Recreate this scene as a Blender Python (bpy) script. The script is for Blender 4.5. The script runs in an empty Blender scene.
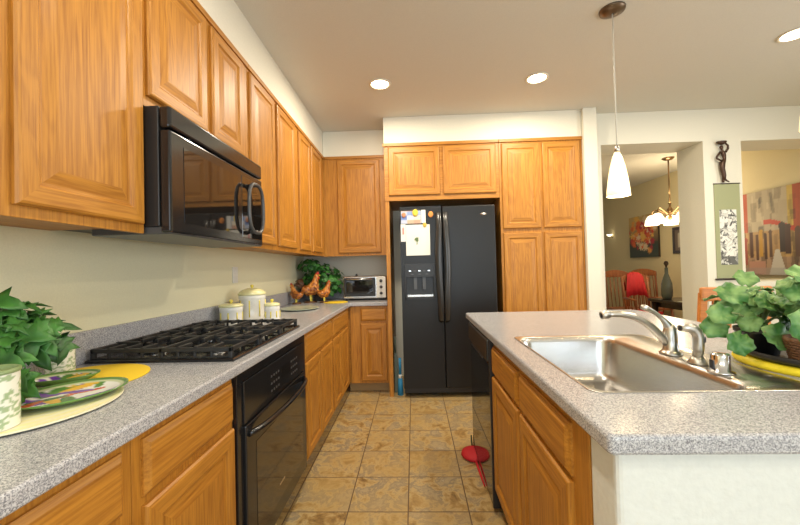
import bpy, math, random
from mathutils import Vector, Matrix

sc = bpy.context.scene
COL = sc.collection
PI = math.pi

# ------------------------------------------------------------------ camera
F_PX, PITCH, YAW, ROLL, CAM_H = 363.6, .0158, .0367, .0252, 1.2461
cy_, sy_, cp_, sp_ = math.cos(YAW), math.sin(YAW), math.cos(PITCH), math.sin(PITCH)
fwd = Vector((-sy_ * cp_, cy_ * cp_, sp_))
rt = Vector((cy_, sy_, 0))
up = rt.cross(fwd)
R_ = rt * math.cos(ROLL) - up * math.sin(ROLL)
U_ = rt * math.sin(ROLL) + up * math.cos(ROLL)
cam_data = bpy.data.cameras.new('camera')
cam = bpy.data.objects.new('camera', cam_data)
COL.objects.link(cam)
cam.matrix_world = Matrix(((R_.x, U_.x, -fwd.x, 0), (R_.y, U_.y, -fwd.y, 0), (R_.z, U_.z, -fwd.z, CAM_H), (0, 0, 0, 1)))
cam_data.sensor_width = 36
cam_data.lens = F_PX / 800 * 36
cam_data.clip_start = .02
sc.camera = cam

# ------------------------------------------------------------------ world, exposure
w = bpy.data.worlds.new('world'); sc.world = w; w.use_nodes = True
w.node_tree.nodes['Background'].inputs[0].default_value = (.75, .85, 1, 1)
w.node_tree.nodes['Background'].inputs[1].default_value = .6
sc.view_settings.view_transform = 'Standard'
sc.view_settings.look = 'None'
sc.view_settings.gamma = 1
sc.view_settings.use_curve_mapping = False
sc.view_settings.exposure = -0.06

# ------------------------------------------------------------------ lights
def lamp(name, kind, loc, energy, color=(1, 1, 1), rot=(0, 0, 0), size=.5, size_y=None, shape=None, soft=.05, spread=None):
    d = bpy.data.lights.new(name, kind); d.energy = energy; d.color = color
    if kind == 'AREA':
        d.shape = shape or ('RECTANGLE' if size_y else 'SQUARE'); d.size = size
        if size_y: d.size_y = size_y
        if spread: d.spread = spread
    else:
        d.shadow_soft_size = soft
    o = bpy.data.objects.new(name, d); o.location = loc; o.rotation_euler = rot
    COL.objects.link(o); return o

DAY = (.76, .89, 1.0)
WARM = (1.0, .80, .52)
# daylight through the window behind the camera; right and dining lights are added fill
lamp('daylight_front_window', 'AREA', (.6, -2.62, 1.55), 84, DAY, (PI / 2, 0, 0), 3.4, 1.7)
lamp('right_side_fill', 'AREA', (4.28, .5, 1.45), 75, (.92, .96, 1.0), (PI / 2, 0, PI / 2), 2.6, 1.7)  # fill added from the right, at an unseen window, to lift the left wall
lamp('dining_fill', 'AREA', (2.2, 8.9, 1.5), 6, DAY, (PI / 2, 0, PI), 1.6, 1.4)  # added fill for the dining room; its back wall has no window
CAN_XY = [(-.23, 2.886), (1.017, 2.90), (2.557, 2.474)]
FILL_XY = [(-.2, 1.1), (-.2, -.6), (2.5, .4), (1.0, -1.2)]  # out-of-view spots for extra fill lamps, no fixtures built

# ------------------------------------------------------------------ mesh helper
OFF = {}
def tagp(o, label=None, cat=None, group=None, kind=None):
    if label: o['label'] = label
    if cat: o['category'] = cat
    if group: o['group'] = group
    if kind: o['kind'] = kind
    return o

def thing(name, loc, label, cat, group=None, rz=0):
    o = bpy.data.objects.new(name, None); o.location = loc; o.rotation_euler = (0, 0, rz)
    o.empty_display_size = .05
    COL.objects.link(o); tagp(o, label, cat, group)
    OFF[o.name] = Vector(loc)
    return o

class MB:
    def __init__(s): s.v = []; s.f = []; s.m = []; s.s = []; s.c = None
    def add(s, vs, fs, mi=0, sm=False):
        b = len(s.v); s.v += [tuple(p) for p in vs]
        for i, f in enumerate(fs):
            s.f.append([b + k for k in f]); s.m.append(mi[i] if isinstance(mi, list) else mi); s.s.append(sm)
        return s
    def box(s, x0, x1, y0, y1, z0, z1, mi=0):
        if x0 > x1: x0, x1 = x1, x0
        if y0 > y1: y0, y1 = y1, y0
        if z0 > z1: z0, z1 = z1, z0
        vs = [(x, y, z) for z in (z0, z1) for (x, y) in ((x0, y0), (x1, y0), (x1, y1), (x0, y1))]
        return s.add(vs, [(3, 2, 1, 0), (4, 5, 6, 7), (0, 1, 5, 4), (1, 2, 6, 5), (2, 3, 7, 6), (3, 0, 4, 7)], mi)
    def tube(s, pts, rad, seg=10, mi=0, caps=True, sx=1.0, upv=None):
        pts = [Vector(p) for p in pts]; n = len(pts)
        if not isinstance(rad, (list, tuple)): rad = [rad] * n
        vs = []; prev = None
        for i, p in enumerate(pts):
            t = (pts[min(i + 1, n - 1)] - pts[max(i - 1, 0)]).normalized()
            if prev is None:
                a = Vector(upv) if upv else (Vector((0, 0, 1)) if abs(t.z) < .9 else Vector((1, 0, 0)))
            else: a = prev
            e1 = (a - t * a.dot(t)).normalized(); e2 = t.cross(e1); prev = e1
            for k in range(seg):
                an = 2 * PI * k / seg
                vs.append(p + e1 * math.cos(an) * rad[i] + e2 * math.sin(an) * rad[i] * sx)
        fs = [[i * seg + k, i * seg + (k + 1) % seg, (i + 1) * seg + (k + 1) % seg, (i + 1) * seg + k] for i in range(n - 1) for k in range(seg)]
        if caps: fs += [list(range(seg))[::-1], [(n - 1) * seg + k for k in range(seg)]]
        return s.add(vs, fs, mi, True)
    def lathe(s, prof, c=(0, 0, 0), seg=32, mi=0, sx=1, sy=1, closed=False):
        vs = []; n = len(prof)
        for (r, z) in prof:
            for k in range(seg):
                an = 2 * PI * k / seg; vs.append((c[0] + r * math.cos(an) * sx, c[1] + r * math.sin(an) * sy, c[2] + z))
        rng = n if closed else n - 1
        fs = [[i * seg + k, i * seg + (k + 1) % seg, ((i + 1) % n) * seg + (k + 1) % seg, ((i + 1) % n) * seg + k] for i in range(rng) for k in range(seg)]
        if not closed:
            if prof[0][0] > 1e-4: fs.append(list(range(seg))[::-1])
            if prof[-1][0] > 1e-4: fs.append([(n - 1) * seg + k for k in range(seg)])
        return s.add(vs, fs, mi, True)
    def panel(s, o, u, v, n, w, h, loops, mv=0, mh=1):
        """frame and panel face: rectangular loops of (inset, depth) from the outside in"""
        o, u, v, n = Vector(o), Vector(u), Vector(v), Vector(n)
        vs = []
        for (i, d) in loops:
            for (a, b) in ((i, i), (w - i, i), (w - i, h - i), (i, h - i)): vs.append(o + u * a + v * b + n * d)
        fs = []; ms = []
        for L in range(len(loops) - 1):
            for k in range(4):
                fs.append([L * 4 + k, L * 4 + (k + 1) % 4, (L + 1) * 4 + (k + 1) % 4, (L + 1) * 4 + k])
                ms.append(mh if k in (0, 2) else mv)
        L = len(loops) - 1
        fs.append([L * 4 + k for k in range(4)]); ms.append(mv)
        fs.append([3, 2, 1, 0]); ms.append(mv)
        if u.cross(v).dot(n) < 0: fs = [f[::-1] for f in fs]
        return s.add(vs, fs, ms)
    def prism(s, poly, z0, z1, mi=0):
        n = len(poly); vs = [(x, y, z0) for x, y in poly] + [(x, y, z1) for x, y in poly]
        fs = [list(range(n))[::-1], list(range(n, 2 * n))] + [[k, (k + 1) % n, n + (k + 1) % n, n + k] for k in range(n)]
        return s.add(vs, fs, mi)
    def grid(s, o, u, v, nu, nv, colf, mi=0):
        """flat picture grid with a colour attribute from colf(a, b)"""
        o, u, v = Vector(o), Vector(u), Vector(v)
        if s.c is None: s.c = {}
        b = len(s.v); vs = []
        for j in range(nv + 1):
            for i in range(nu + 1):
                vs.append(o + u * (i / nu) + v * (j / nv)); s.c[b + len(vs) - 1] = colf(i / nu, j / nv)
        fs = [[j * (nu + 1) + i, j * (nu + 1) + i + 1, (j + 1) * (nu + 1) + i + 1, (j + 1) * (nu + 1) + i] for j in range(nv) for i in range(nu)]
        return s.add(vs, fs, mi)
    def build(s, name, mats, parent=None, bevel=0, local=False, off=None, loc=None, seg=2, smooth=None):
        if not isinstance(mats, (list, tuple)): mats = [mats]
        me = bpy.data.meshes.new(name)
        if off is None:
            if parent is not None and not local: off = OFF.get(parent.name, Vector((0, 0, 0)))
            elif loc is not None and not local: off = Vector(loc)
            else: off = Vector((0, 0, 0))
        me.from_pydata([(a - off[0], b - off[1], c - off[2]) for a, b, c in s.v], [], s.f)
        for m in mats: me.materials.append(m)
        for i, p in enumerate(me.polygons):
            p.material_index = s.m[i]; p.use_smooth = s.s[i] if smooth is None else smooth
        if s.c:
            ca = me.color_attributes.new('paint', 'FLOAT_COLOR', 'POINT')
            for k, c in s.c.items(): ca.data[k].color = (c[0], c[1], c[2], 1)
        me.validate(); me.update()
        o = bpy.data.objects.new(name, me); COL.objects.link(o)
        if parent is not None: o.parent = parent
        elif loc is not None: o.location = loc
        OFF[o.name] = Vector(off)
        if bevel:
            md = o.modifiers.new('bevel', 'BEVEL'); md.width = bevel; md.segments = seg; md.limit_method = 'ANGLE'; md.angle_limit = .7
        return o

def single(mb, name, mats, loc, label, cat, group=None, **k):
    return tagp(mb.build(name, mats, loc=loc, **k), label, cat, group)
def struct(mb, name, mats, **k):
    return tagp(mb.build(name, mats, **k), kind='structure')
def bx(*a): return MB().box(*a)

# ------------------------------------------------------------------ materials
def new_mat(name):
    m = bpy.data.materials.new(name); m.use_nodes = True
    nt = m.node_tree; return m, nt, nt.nodes['Principled BSDF']
def N(nt, t, **k):
    n = nt.nodes.new(t)
    for a, b in k.items(): setattr(n, a, b)
    return n
def plain(name, col, rough=.5, metal=0, emis=None, es=0, spec=None, coat=0, bump=0, bscale=80):
    m, nt, b = new_mat(name)
    b.inputs['Base Color'].default_value = (*col, 1); b.inputs['Roughness'].default_value = rough
    b.inputs['Metallic'].default_value = metal
    if spec is not None: b.inputs['Specular IOR Level'].default_value = spec
    if coat: b.inputs['Coat Weight'].default_value = coat; b.inputs['Coat Roughness'].default_value = .08
    if emis: b.inputs['Emission Color'].default_value = (*emis, 1); b.inputs['Emission Strength'].default_value = es
    tc = N(nt, 'ShaderNodeTexCoord'); nz = N(nt, 'ShaderNodeTexNoise'); nz.inputs['Scale'].default_value = bscale
    nt.links.new(tc.outputs['Object'], nz.inputs['Vector'])
    mx = N(nt, 'ShaderNodeMixRGB', blend_type='MULTIPLY'); mx.inputs[0].default_value = .12
    mx.inputs[1].default_value = (*col, 1); nt.links.new(nz.outputs['Fac'], mx.inputs[2])
    if not emis: nt.links.new(mx.outputs[0], b.inputs['Base Color'])
    if bump:
        bp = N(nt, 'ShaderNodeBump'); bp.inputs['Strength'].default_value = bump; bp.inputs['Distance'].default_value = .002
        nt.links.new(nz.outputs['Fac'], bp.inputs['Height']); nt.links.new(bp.outputs[0], b.inputs['Normal'])
    return m
def ramp(nt, pts):
    r = N(nt, 'ShaderNodeValToRGB'); e = r.color_ramp.elements
    while len(e) < len(pts): e.new(.5)
    for i, (p, c) in enumerate(pts): e[i].position = p; e[i].color = (*c, 1)
    return r
def oak(name, axis, light=(.49, .212, .026), dark=(.30, .108, .010), rough=.46):
    m, nt, b = new_mat(name)
    tc = N(nt, 'ShaderNodeTexCoord'); oi = N(nt, 'ShaderNodeObjectInfo')
    add = N(nt, 'ShaderNodeVectorMath', operation='ADD')
    mul = N(nt, 'ShaderNodeVectorMath', operation='SCALE'); mul.inputs[0].default_value = (7, 5, 3)
    nt.links.new(oi.outputs['Random'], mul.inputs['Scale'])
    nt.links.new(tc.outputs['Object'], add.inputs[0]); nt.links.new(mul.outputs[0], add.inputs[1])
    def mp(al, ac):
        n = N(nt, 'ShaderNodeMapping'); sc_ = [ac] * 3; sc_['XYZ'.index(axis)] = al
        n.inputs['Scale'].default_value = sc_; nt.links.new(add.outputs[0], n.inputs['Vector']); return n
    n1 = N(nt, 'ShaderNodeTexNoise'); n1.inputs['Scale'].default_value = 1; n1.inputs['Detail'].default_value = 5; n1.inputs['Roughness'].default_value = .6
    nt.links.new(mp(5, 150).outputs[0], n1.inputs['Vector'])          # fine pores
    n2 = N(nt, 'ShaderNodeTexNoise'); n2.inputs['Scale'].default_value = 1; n2.inputs['Detail'].default_value = 2; n2.inputs['Distortion'].default_value = 1.2
    nt.links.new(mp(1.6, 11).outputs[0], n2.inputs['Vector'])         # broad cathedral figure
    sn = N(nt, 'ShaderNodeMath', operation='MULTIPLY'); sn.inputs[1].default_value = 34; nt.links.new(n2.outputs['Fac'], sn.inputs[0])
    si = N(nt, 'ShaderNodeMath', operation='SINE'); nt.links.new(sn.outputs[0], si.inputs[0])
    si2 = N(nt, 'ShaderNodeMath', operation='MULTIPLY_ADD'); si2.inputs[1].default_value = .055; si2.inputs[2].default_value = 0.0
    nt.links.new(si.outputs[0], si2.inputs[0])
    sm = N(nt, 'ShaderNodeMath', operation='ADD'); nt.links.new(n1.outputs['Fac'], sm.inputs[0]); nt.links.new(si2.outputs[0], sm.inputs[1])
    md = tuple(.5 * (a + c) for a, c in zip(light, dark))
    r = ramp(nt, [(.26, dark), (.44, md), (.60, light), (.85, tuple(min(1, a * 1.15) for a in light))])
    nt.links.new(sm.outputs[0], r.inputs[0])
    nt.links.new(r.outputs[0], b.inputs['Base Color'])
    b.inputs['Roughness'].default_value = rough; b.inputs['Coat Weight'].default_value = .0; b.inputs['Coat Roughness'].default_value = .3
    bp = N(nt, 'ShaderNodeBump'); bp.inputs['Strength'].default_value = .15; bp.inputs['Distance'].default_value = .001
    nt.links.new(n1.outputs['Fac'], bp.inputs['Height']); nt.links.new(bp.outputs[0], b.inputs['Normal'])
    return m
OX, OY, OZ = oak('oak_grain_x', 'X'), oak('oak_grain_y', 'Y'), oak('oak_grain_z', 'Z')
CHW = oak('chair_wood', 'Z', (.34, .115, .035), (.20, .055, .018))
CHO = oak('chair_wood_orange', 'X', (.55, .20, .045), (.40, .13, .025))

def granite():
    m, nt, b = new_mat('speckled_laminate')
    tc = N(nt, 'ShaderNodeTexCoord')
    v = N(nt, 'ShaderNodeTexVoronoi'); v.inputs['Scale'].default_value = 430
    v2 = N(nt, 'ShaderNodeTexVoronoi'); v2.inputs['Scale'].default_value = 640
    nz = N(nt, 'ShaderNodeTexNoise'); nz.inputs['Scale'].default_value = 300; nz.inputs['Detail'].default_value = 5; nz.inputs['Roughness'].default_value = .7
    for n in (v, v2, nz): nt.links.new(tc.outputs['Object'], n.inputs['Vector'])
    sp = N(nt, 'ShaderNodeSeparateColor'); nt.links.new(v.outputs['Color'], sp.inputs[0])
    sp2 = N(nt, 'ShaderNodeSeparateColor'); nt.links.new(v2.outputs['Color'], sp2.inputs[0])
    a = N(nt, 'ShaderNodeMath', operation='ADD'); nt.links.new(sp.outputs[0], a.inputs[0]); nt.links.new(sp2.outputs[1], a.inputs[1])
    a2 = N(nt, 'ShaderNodeMath', operation='MULTIPLY_ADD'); a2.inputs[1].default_value = .35; nt.links.new(a.outputs[0], a2.inputs[0]); nt.links.new(nz.outputs['Fac'], a2.inputs[2])
    r = ramp(nt, [(.46, (.12, .12, .135)), (.66, (.25, .25, .27)), (.85, (.38, .38, .40)), (1.0, (.60, .60, .61))])
    a3 = N(nt, 'ShaderNodeMath', operation='MULTIPLY'); a3.inputs[1].default_value = 1.0; nt.links.new(a2.outputs[0], a3.inputs[0])
    nt.links.new(a3.outputs[0], r.inputs[0]); nt.links.new(r.outputs[0], b.inputs['Base Color'])
    b.inputs['Roughness'].default_value = .22
    return m
GR = granite()

def tiles():
    m, nt, b = new_mat('stone_floor_tile')
    tc = N(nt, 'ShaderNodeTexCoord'); mp = N(nt, 'ShaderNodeMapping')
    T = .3099
    mp.inputs['Location'].default_value = (.0592, -2.8072 + 10 * T, 0)
    nt.links.new(tc.outputs['Object'], mp.inputs['Vector'])
    def brick(c1, c2, mo):
        k = N(nt, 'ShaderNodeTexBrick', offset=0.0, squash=1.0)
        k.inputs['Scale'].default_value = 1; k.inputs['Brick Width'].default_value = T; k.inputs['Row Height'].default_value = T
        k.inputs['Mortar Size'].default_value = .0035; k.inputs['Mortar Smooth'].default_value = .3; k.inputs['Bias'].default_value = 0
        k.inputs['Color1'].default_value = (*c1, 1); k.inputs['Color2'].default_value = (*c2, 1); k.inputs['Mortar'].default_value = (*mo, 1)
        nt.links.new(mp.outputs[0], k.inputs['Vector']); return k
    k = brick((0, 0, 0), (1, 1, 1), (.5, .5, .5))
    sep = N(nt, 'ShaderNodeVectorMath', operation='SCALE'); sep.inputs['Scale'].default_value = 9
    nt.links.new(k.outputs['Color'], sep.inputs[0])
    add = N(nt, 'ShaderNodeVectorMath', operation='ADD'); nt.links.new(tc.outputs['Object'], add.inputs[0]); nt.links.new(sep.outputs[0], add.inputs[1])
    n1 = N(nt, 'ShaderNodeTexNoise'); n1.inputs['Scale'].default_value = 7.5; n1.inputs['Detail'].default_value = 8; n1.inputs['Roughness'].default_value = .68; n1.inputs['Distortion'].default_value = .45
    nt.links.new(add.outputs[0], n1.inputs['Vector'])
    r = ramp(nt, [(.30, (.12, .065, .025)), (.41, (.33, .20, .065)), (.49, (.50, .36, .16)), (.54, (.25, .195, .125)), (.60, (.42, .32, .17)), (.66, (.30, .23, .14)), (.75, (.78, .66, .40))])
    nt.links.new(n1.outputs['Fac'], r.inputs[0])
    n2 = N(nt, 'ShaderNodeTexNoise'); n2.inputs['Scale'].default_value = 3.0; n2.inputs['Detail'].default_value = 3
    nt.links.new(add.outputs[0], n2.inputs['Vector'])
    mx = N(nt, 'ShaderNodeMixRGB', blend_type='MIX'); r2 = ramp(nt, [(.40, (0, 0, 0)), (.62, (.55, .55, .55))])
    nt.links.new(n2.outputs['Fac'], r2.inputs[0]); nt.links.new(r2.outputs[0], mx.inputs[0]); nt.links.new(r.outputs[0], mx.inputs[1]); mx.inputs[2].default_value = (.44, .29, .10, 1)
    m2 = N(nt, 'ShaderNodeMixRGB'); nt.links.new(k.outputs['Fac'], m2.inputs[0]); nt.links.new(mx.outputs[0], m2.inputs[1]); m2.inputs[2].default_value = (.14, .085, .045, 1)
    nt.links.new(m2.outputs[0], b.inputs['Base Color'])
    b.inputs['Roughness'].default_value = .38
    bp = N(nt, 'ShaderNodeBump'); bp.inputs['Strength'].default_value = .5; bp.inputs['Distance'].default_value = .003; bp.invert = True
    nt.links.new(k.outputs['Fac'], bp.inputs['Height'])
    bp2 = N(nt, 'ShaderNodeBump'); bp2.inputs['Strength'].default_value = .25; bp2.inputs['Distance'].default_value = .004
    nt.links.new(n1.outputs['Fac'], bp2.inputs['Height']); nt.links.new(bp.outputs[0], bp2.inputs['Normal'])
    nt.links.new(bp2.outputs[0], b.inputs['Normal'])
    return m
TILE = tiles()

def paint_attr(name, rough=.6, bump=0):
    m, nt, b = new_mat(name)
    a = N(nt, 'ShaderNodeVertexColor', layer_name='paint')
    nt.links.new(a.outputs['Color'], b.inputs['Base Color']); b.inputs['Roughness'].default_value = rough
    return m
PAINT = paint_attr('painted_picture', .55)
GLAZE = paint_attr('glazed_pattern', .12)

WALL = plain('cream_wall_paint', (.82, .78, .54), .75, bump=.15, bscale=160)
SOFF = plain('pale_soffit_paint', (.80, .77, .65), .75, bump=.15, bscale=160)
WHITE = plain('white_textured_wall', (.74, .76, .72), .8, bump=.6, bscale=70)
CEIL = plain('ceiling_paint', (.68, .66, .59), .85, bump=.15, bscale=160)
DINW = plain('dining_wall_paint', (.70, .61, .38), .8, bump=.1, bscale=150)
DINF = plain('beige_carpet', (.45, .36, .25), .95, bump=.5, bscale=300)
BLACK = plain('black_enamel', (.012, .012, .013), .16, spec=.6)
FRIDGE = plain('textured_black_enamel', (.012, .0115, .011), .30, spec=.35, bump=.5, bscale=260)
DWM = plain('mirror_black_enamel', (.02, .018, .016), .03)
DWM.node_tree.nodes['Principled BSDF'].inputs['IOR'].default_value = 3.4
BGLASS = plain('black_glass', (.012, .010, .009), .04, spec=.8)
OVGLASS = plain('oven_glass', (.035, .026, .018), .06, spec=1.0)
BPLAST = plain('black_plastic', (.018, .018, .018), .4)
DARKH = plain('charcoal_handle_enamel', (.035, .035, .035), .25)
DARKGR = plain('dark_grey_plastic', (.07, .07, .07), .35)
IRON = plain('cast_iron', (.02, .02, .02), .45, bump=.4, bscale=300)
STEEL = plain('brushed_steel', (.62, .61, .59), .24, 1)
SINKM = plain('sink_steel', (.60, .58, .55), .27, 1, bump=.05, bscale=120)
NICKEL = plain('brushed_nickel', (.62, .59, .54), .28, 1)
CHROME = plain('chrome', (.75, .75, .75), .15, 1)
BRONZE = plain('dark_bronze', (.075, .04, .025), .35, .5)
WCER = plain('white_ceramic', (.82, .80, .74), .15)
YCER = plain('yellow_ceramic', (.85, .70, .10), .18)
YMAT = plain('golden_yellow_cloth', (.85, .58, .02), .75, bump=.4, bscale=300)
YEL = plain('bright_yellow_cloth', (.90, .72, .02), .6, bump=.2, bscale=200)
RED = plain('red_cloth', (.50, .010, .016), .7)
DKGREEN = plain('dark_stem', (.04, .05, .02), .6)
SHADE = plain('lit_frosted_glass', (.9, .85, .7), .4, emis=(1.0, .74, .33), es=1.5)
SHADEC = plain('lit_chandelier_glass', (.9, .85, .7), .4, emis=(1.0, .84, .58), es=2.6)
BULB = plain('lit_lamp_diffuser', (1, 1, .9), .4, emis=(1.0, .86, .58), es=16)
CANW = plain('white_trim_ring', (.8, .74, .6), .4)
CORDM = plain('pale_cord', (.75, .72, .62), .5)
PAPER = plain('white_paper', (.85, .85, .80), .7)
PLASTW = plain('white_plastic', (.82, .80, .72), .35)
BLUE = plain('blue_bristles', (.03, .28, .55), .6)
DUST = plain('grey_green_plastic', (.12, .14, .10), .5)
POT = plain('black_pot', (.015, .014, .013), .3)
WICK = plain('brown_wicker', (.16, .07, .03), .6, bump=1, bscale=120)
SOIL = plain('potting_soil', (.03, .02, .012), .95)
ROOST = plain('orange_glazed_feathers', (.62, .20, .03), .35, bump=.6, bscale=70)
ROOSTD = plain('dark_brown_tail', (.12, .05, .02), .4)
_nt = ROOST.node_tree; _b = _nt.nodes['Principled BSDF']; _n = N(_nt, 'ShaderNodeTexNoise'); _n.inputs['Scale'].default_value = 38; _tc = N(_nt, 'ShaderNodeTexCoord')
_r = ramp(_nt, [(.38, (.20, .055, .012)), (.55, (.58, .20, .03)), (.70, (.70, .36, .10))]); _nt.links.new(_tc.outputs['Object'], _n.inputs['Vector']); _nt.links.new(_n.outputs['Fac'], _r.inputs[0]); _nt.links.new(_r.outputs[0], _b.inputs['Base Color'])
COMB = plain('red_comb', (.55, .03, .02), .35)
DISH = plain('pale_green_glass', (.50, .55, .42), .15)
DKTAB = plain('dark_table_wood', (.035, .02, .014), .25)
RUNNER = plain('pale_table_cloth', (.55, .56, .40), .7)
VASE = plain('grey_green_glass', (.16, .18, .14), .12)
FRAMEB = plain('dark_picture_frame', (.03, .018, .012), .4)
SCROLLG = plain('olive_green_brocade', (.36, .38, .21), .7, bump=.3, bscale=250)
TOE = plain('toe_kick_vinyl', (.42, .27, .11), .6)

def leafmat(name, c1, c2, sc_=14):
    m, nt, b = new_mat(name)
    tc = N(nt, 'ShaderNodeTexCoord'); nz = N(nt, 'ShaderNodeTexNoise'); nz.inputs['Scale'].default_value = sc_; nz.inputs['Detail'].default_value = 2
    nt.links.new(tc.outputs['Object'], nz.inputs['Vector'])
    r = ramp(nt, [(.35, c1), (.65, c2)]); nt.links.new(nz.outputs['Fac'], r.inputs[0]); nt.links.new(r.outputs[0], b.inputs['Base Color'])
    b.inputs['Roughness'].default_value = .5; b.inputs['Subsurface Weight'].default_value = .0
    return m
LEAFD = leafmat('ivy_leaf', (.012, .065, .010), (.055, .20, .028))
LEAFB = leafmat('bushy_leaf', (.015, .09, .012), (.05, .22, .03))
LEAFL = leafmat('geranium_leaf', (.045, .17, .03), (.23, .40, .13), 26)

# ------------------------------------------------------------------ room structure
XL, YB, XR, YD, ZC = -1.28, 4.22, 4.34, 9.2, 2.727
YW = 3.65          # the partition with two openings
YF = -2.7
ZU0, ZU1 = 1.39, 2.46
XU = -.938
struct(bx(XL - .2, XR + .2, YF - .2, 3.79, -.1, 0), 'floor', TILE)
struct(bx(XL - .2, 1.77, 3.79, YB + .2, -.1, 0), 'floor_alcove', TILE).name = 'floor_alcove'
struct(bx(1.77, XR + .2, 3.79, YD + .2, -.1, -.002), 'floor_dining', DINF)
struct(bx(XL - .2, XR + .2, YF - .2, YD + .2, ZC, ZC + .12), 'ceiling', CEIL)
struct(bx(XL - .12, XL, YF, YB + .12, 0, ZC), 'wall_left', WALL)
struct(bx(XL, 1.77, YB, YB + .12, 0, ZC), 'wall_back', SOFF)
struct(bx(XL, XU - .002, .05, YB, ZU1, ZC), 'trim_1', SOFF)               # soffit above the left cabinets
struct(bx(XU, -.262, 3.85, YB, ZU1, ZC), 'trim_2', SOFF)                  # soffit above the back cabinet
struct(bx(-.262, 1.645, 3.54, YB, 2.472, ZC), 'trim_3', SOFF)              # soffit above fridge and pantry
struct(bx(1.648, 1.772, 3.50, YB, 0, ZC), 'wall_pier', SOFF)
# partition: two openings
m = MB()
m.box(1.772, 1.882, YW, 4.0, 0, ZC); m.box(2.86, 3.22, YW, 4.0, 0, ZC); m.box(1.882, 2.86, YW, 4.0, 2.415, ZC)
m.box(3.22, XR, YW, 4.0, 2.405, ZC); m.box(3.22, XR, YW, 4.0, 0, 1.03)
struct(m, 'wall_partition', SOFF)
struct(bx(1.65, 1.77, 4.0, YD, 0, ZC), 'wall_dining_left', DINW)
struct(bx(1.65, XR + .12, YD, YD + .12, 0, ZC), 'wall_dining_back', DINW)
m = MB()
m.box(XR, XR + .12, YF, -1.0, 0, ZC); m.box(XR, XR + .12, 2.0, YD, 0, ZC); m.box(XR, XR + .12, -1.0, 2.0, 0, .5); m.box(XR, XR + .12, -1.0, 2.0, 2.4, ZC)
struct(m, 'wall_right', DINW)
m = MB()
m.box(XL, -1.2, YF - .12, YF, 0, ZC); m.box(2.4, XR, YF - .12, YF, 0, ZC); m.box(-1.2, 2.4, YF - .12, YF, 0, .6); m.box(-1.2, 2.4, YF - .12, YF, 2.5, ZC)
struct(m, 'wall_front', WALL)
m = MB()
for (a, b_) in ((-1.2, -1.15), (.575, .625), (2.35, 2.4)): m.box(a, b_, YF - .1, YF - .03, .6, 2.5)
m.box(-1.2, 2.4, YF - .1, YF - .03, .6, .65); m.box(-1.2, 2.4, YF - .1, YF - .03, 2.45, 2.5)
struct(m, 'window_1', PLASTW)
m = MB()
for (a, b_) in ((-1.0, -.95), (.475, .525), (1.95, 2.0)): m.box(XR + .03, XR + .1, a, b_, .5, 2.4)
m.box(XR + .03, XR + .1, -1, 2, .5, .55); m.box(XR + .03, XR + .1, -1, 2, 2.35, 2.4)
struct(m, 'window_2', PLASTW)
# low textured wall closing the near end and the back of the island
m = MB(); m.box(.396, 1.22, .750, .864, 0, .8755); m.box(1.05, 1.22, .862, 2.6, 0, .8755)
struct(m, 'wall_island', WHITE, bevel=.012, seg=3)

# ------------------------------------------------------------------ cabinet parts
DOOR = [(0, 0), (0, .010), (.004, .016), (.010, .018), (.050, .018), (.056, .012), (.060, .0095), (.066, .0095), (.098, .0165), (.103, .017)]
DRAW = [(0, 0), (0, .007), (.006, .010), (.014, .017), (.020, .018)]
UX, UY, UZ = (1, 0, 0), (0, 1, 0), (0, 0, 1)
def door_y(par, x, y0, y1, z0, z1, n=1, loops=DOOR, name='door'):     # a front facing +x (n=1) or -x (n=-1), spanning y
    mb = MB().panel((x, y0, z0), UY, UZ, (n, 0, 0), y1 - y0, z1 - z0, loops)
    return mb.build(name, [OZ if loops is DOOR else OY, OY], par)
def door_x(par, y, x0, x1, z0, z1, loops=DOOR, name='door'):          # a front facing -y, spanning x
    mb = MB().panel((x0, y, z0), UX, UZ, (0, -1, 0), x1 - x0, z1 - z0, loops)
    return mb.build(name, [OZ if loops is DOOR else OX, OX], par)

def upper_left(y0, y1, z0, z1, doors, label, z0d=None, crown=True):
    t = thing('wall_cabinet', (XL + .003, y0, z0), label, 'cabinet')
    m = MB(); m.box(XL + .003, XU - .019, y0, y1, z0 + .02, z1 - .003)
    m.build('body', OY, t)
    m = MB(); m.box(XU - .019, XU - .0, y0, y1, z0, z1 - .003)
    m.build('face_frame', OZ, t, bevel=.0015)
    if crown: bx(XU, XU + .012, y0, y1, z1 - .032, z1 - .003).build('top_molding', OY, t, bevel=.003)
    for (a, b) in doors: door_y(t, XU, max(a * .981, y0 + .012), b * .981 if b > 1.3 else b, z0d or z0 + .03, z1 - .045)
    return t
upper_left(.30, 1.236, ZU0, ZU1, [(.36, .745), (.83, 1.222)], 'large oak wall cabinet nearest the camera, left of the black microwave')
upper_left(1.238, 2.055, 1.845, ZU1, [(1.262, 1.655), (1.70, 2.02)], 'short oak wall cabinet with two doors directly above the black microwave', 1.885)
upper_left(2.057, 2.96, ZU0, ZU1, [(2.09, 2.49), (2.535, 2.935)], 'tall oak wall cabinet with two doors just right of the microwave')
upper_left(2.962, 3.832, ZU0, ZU1, [(2.985, 3.365), (3.41, 3.775)], 'tall oak wall cabinet at the far end of the left wall, in the corner')

t = thing('wall_cabinet', (XU, YB, ZU0), 'single-door oak wall cabinet on the back wall above the toaster oven', 'cabinet')
bx(XL + .003, -.268, 3.87, YB - .003, ZU0 + .02, ZU1 - .003).build('body', OX, t)
bx(XU - .018, -.268, 3.851, 3.87, ZU0, ZU1 - .003).build('face_frame', OZ, t, bevel=.0015)
bx(XU + .014, -.268, 3.839, 3.851, ZU1 - .032, ZU1 - .003).build('top_molding', OX, t, bevel=.003)
door_x(t, 3.851, -.79, -.335, ZU0 + .03, ZU1 - .045)

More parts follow.
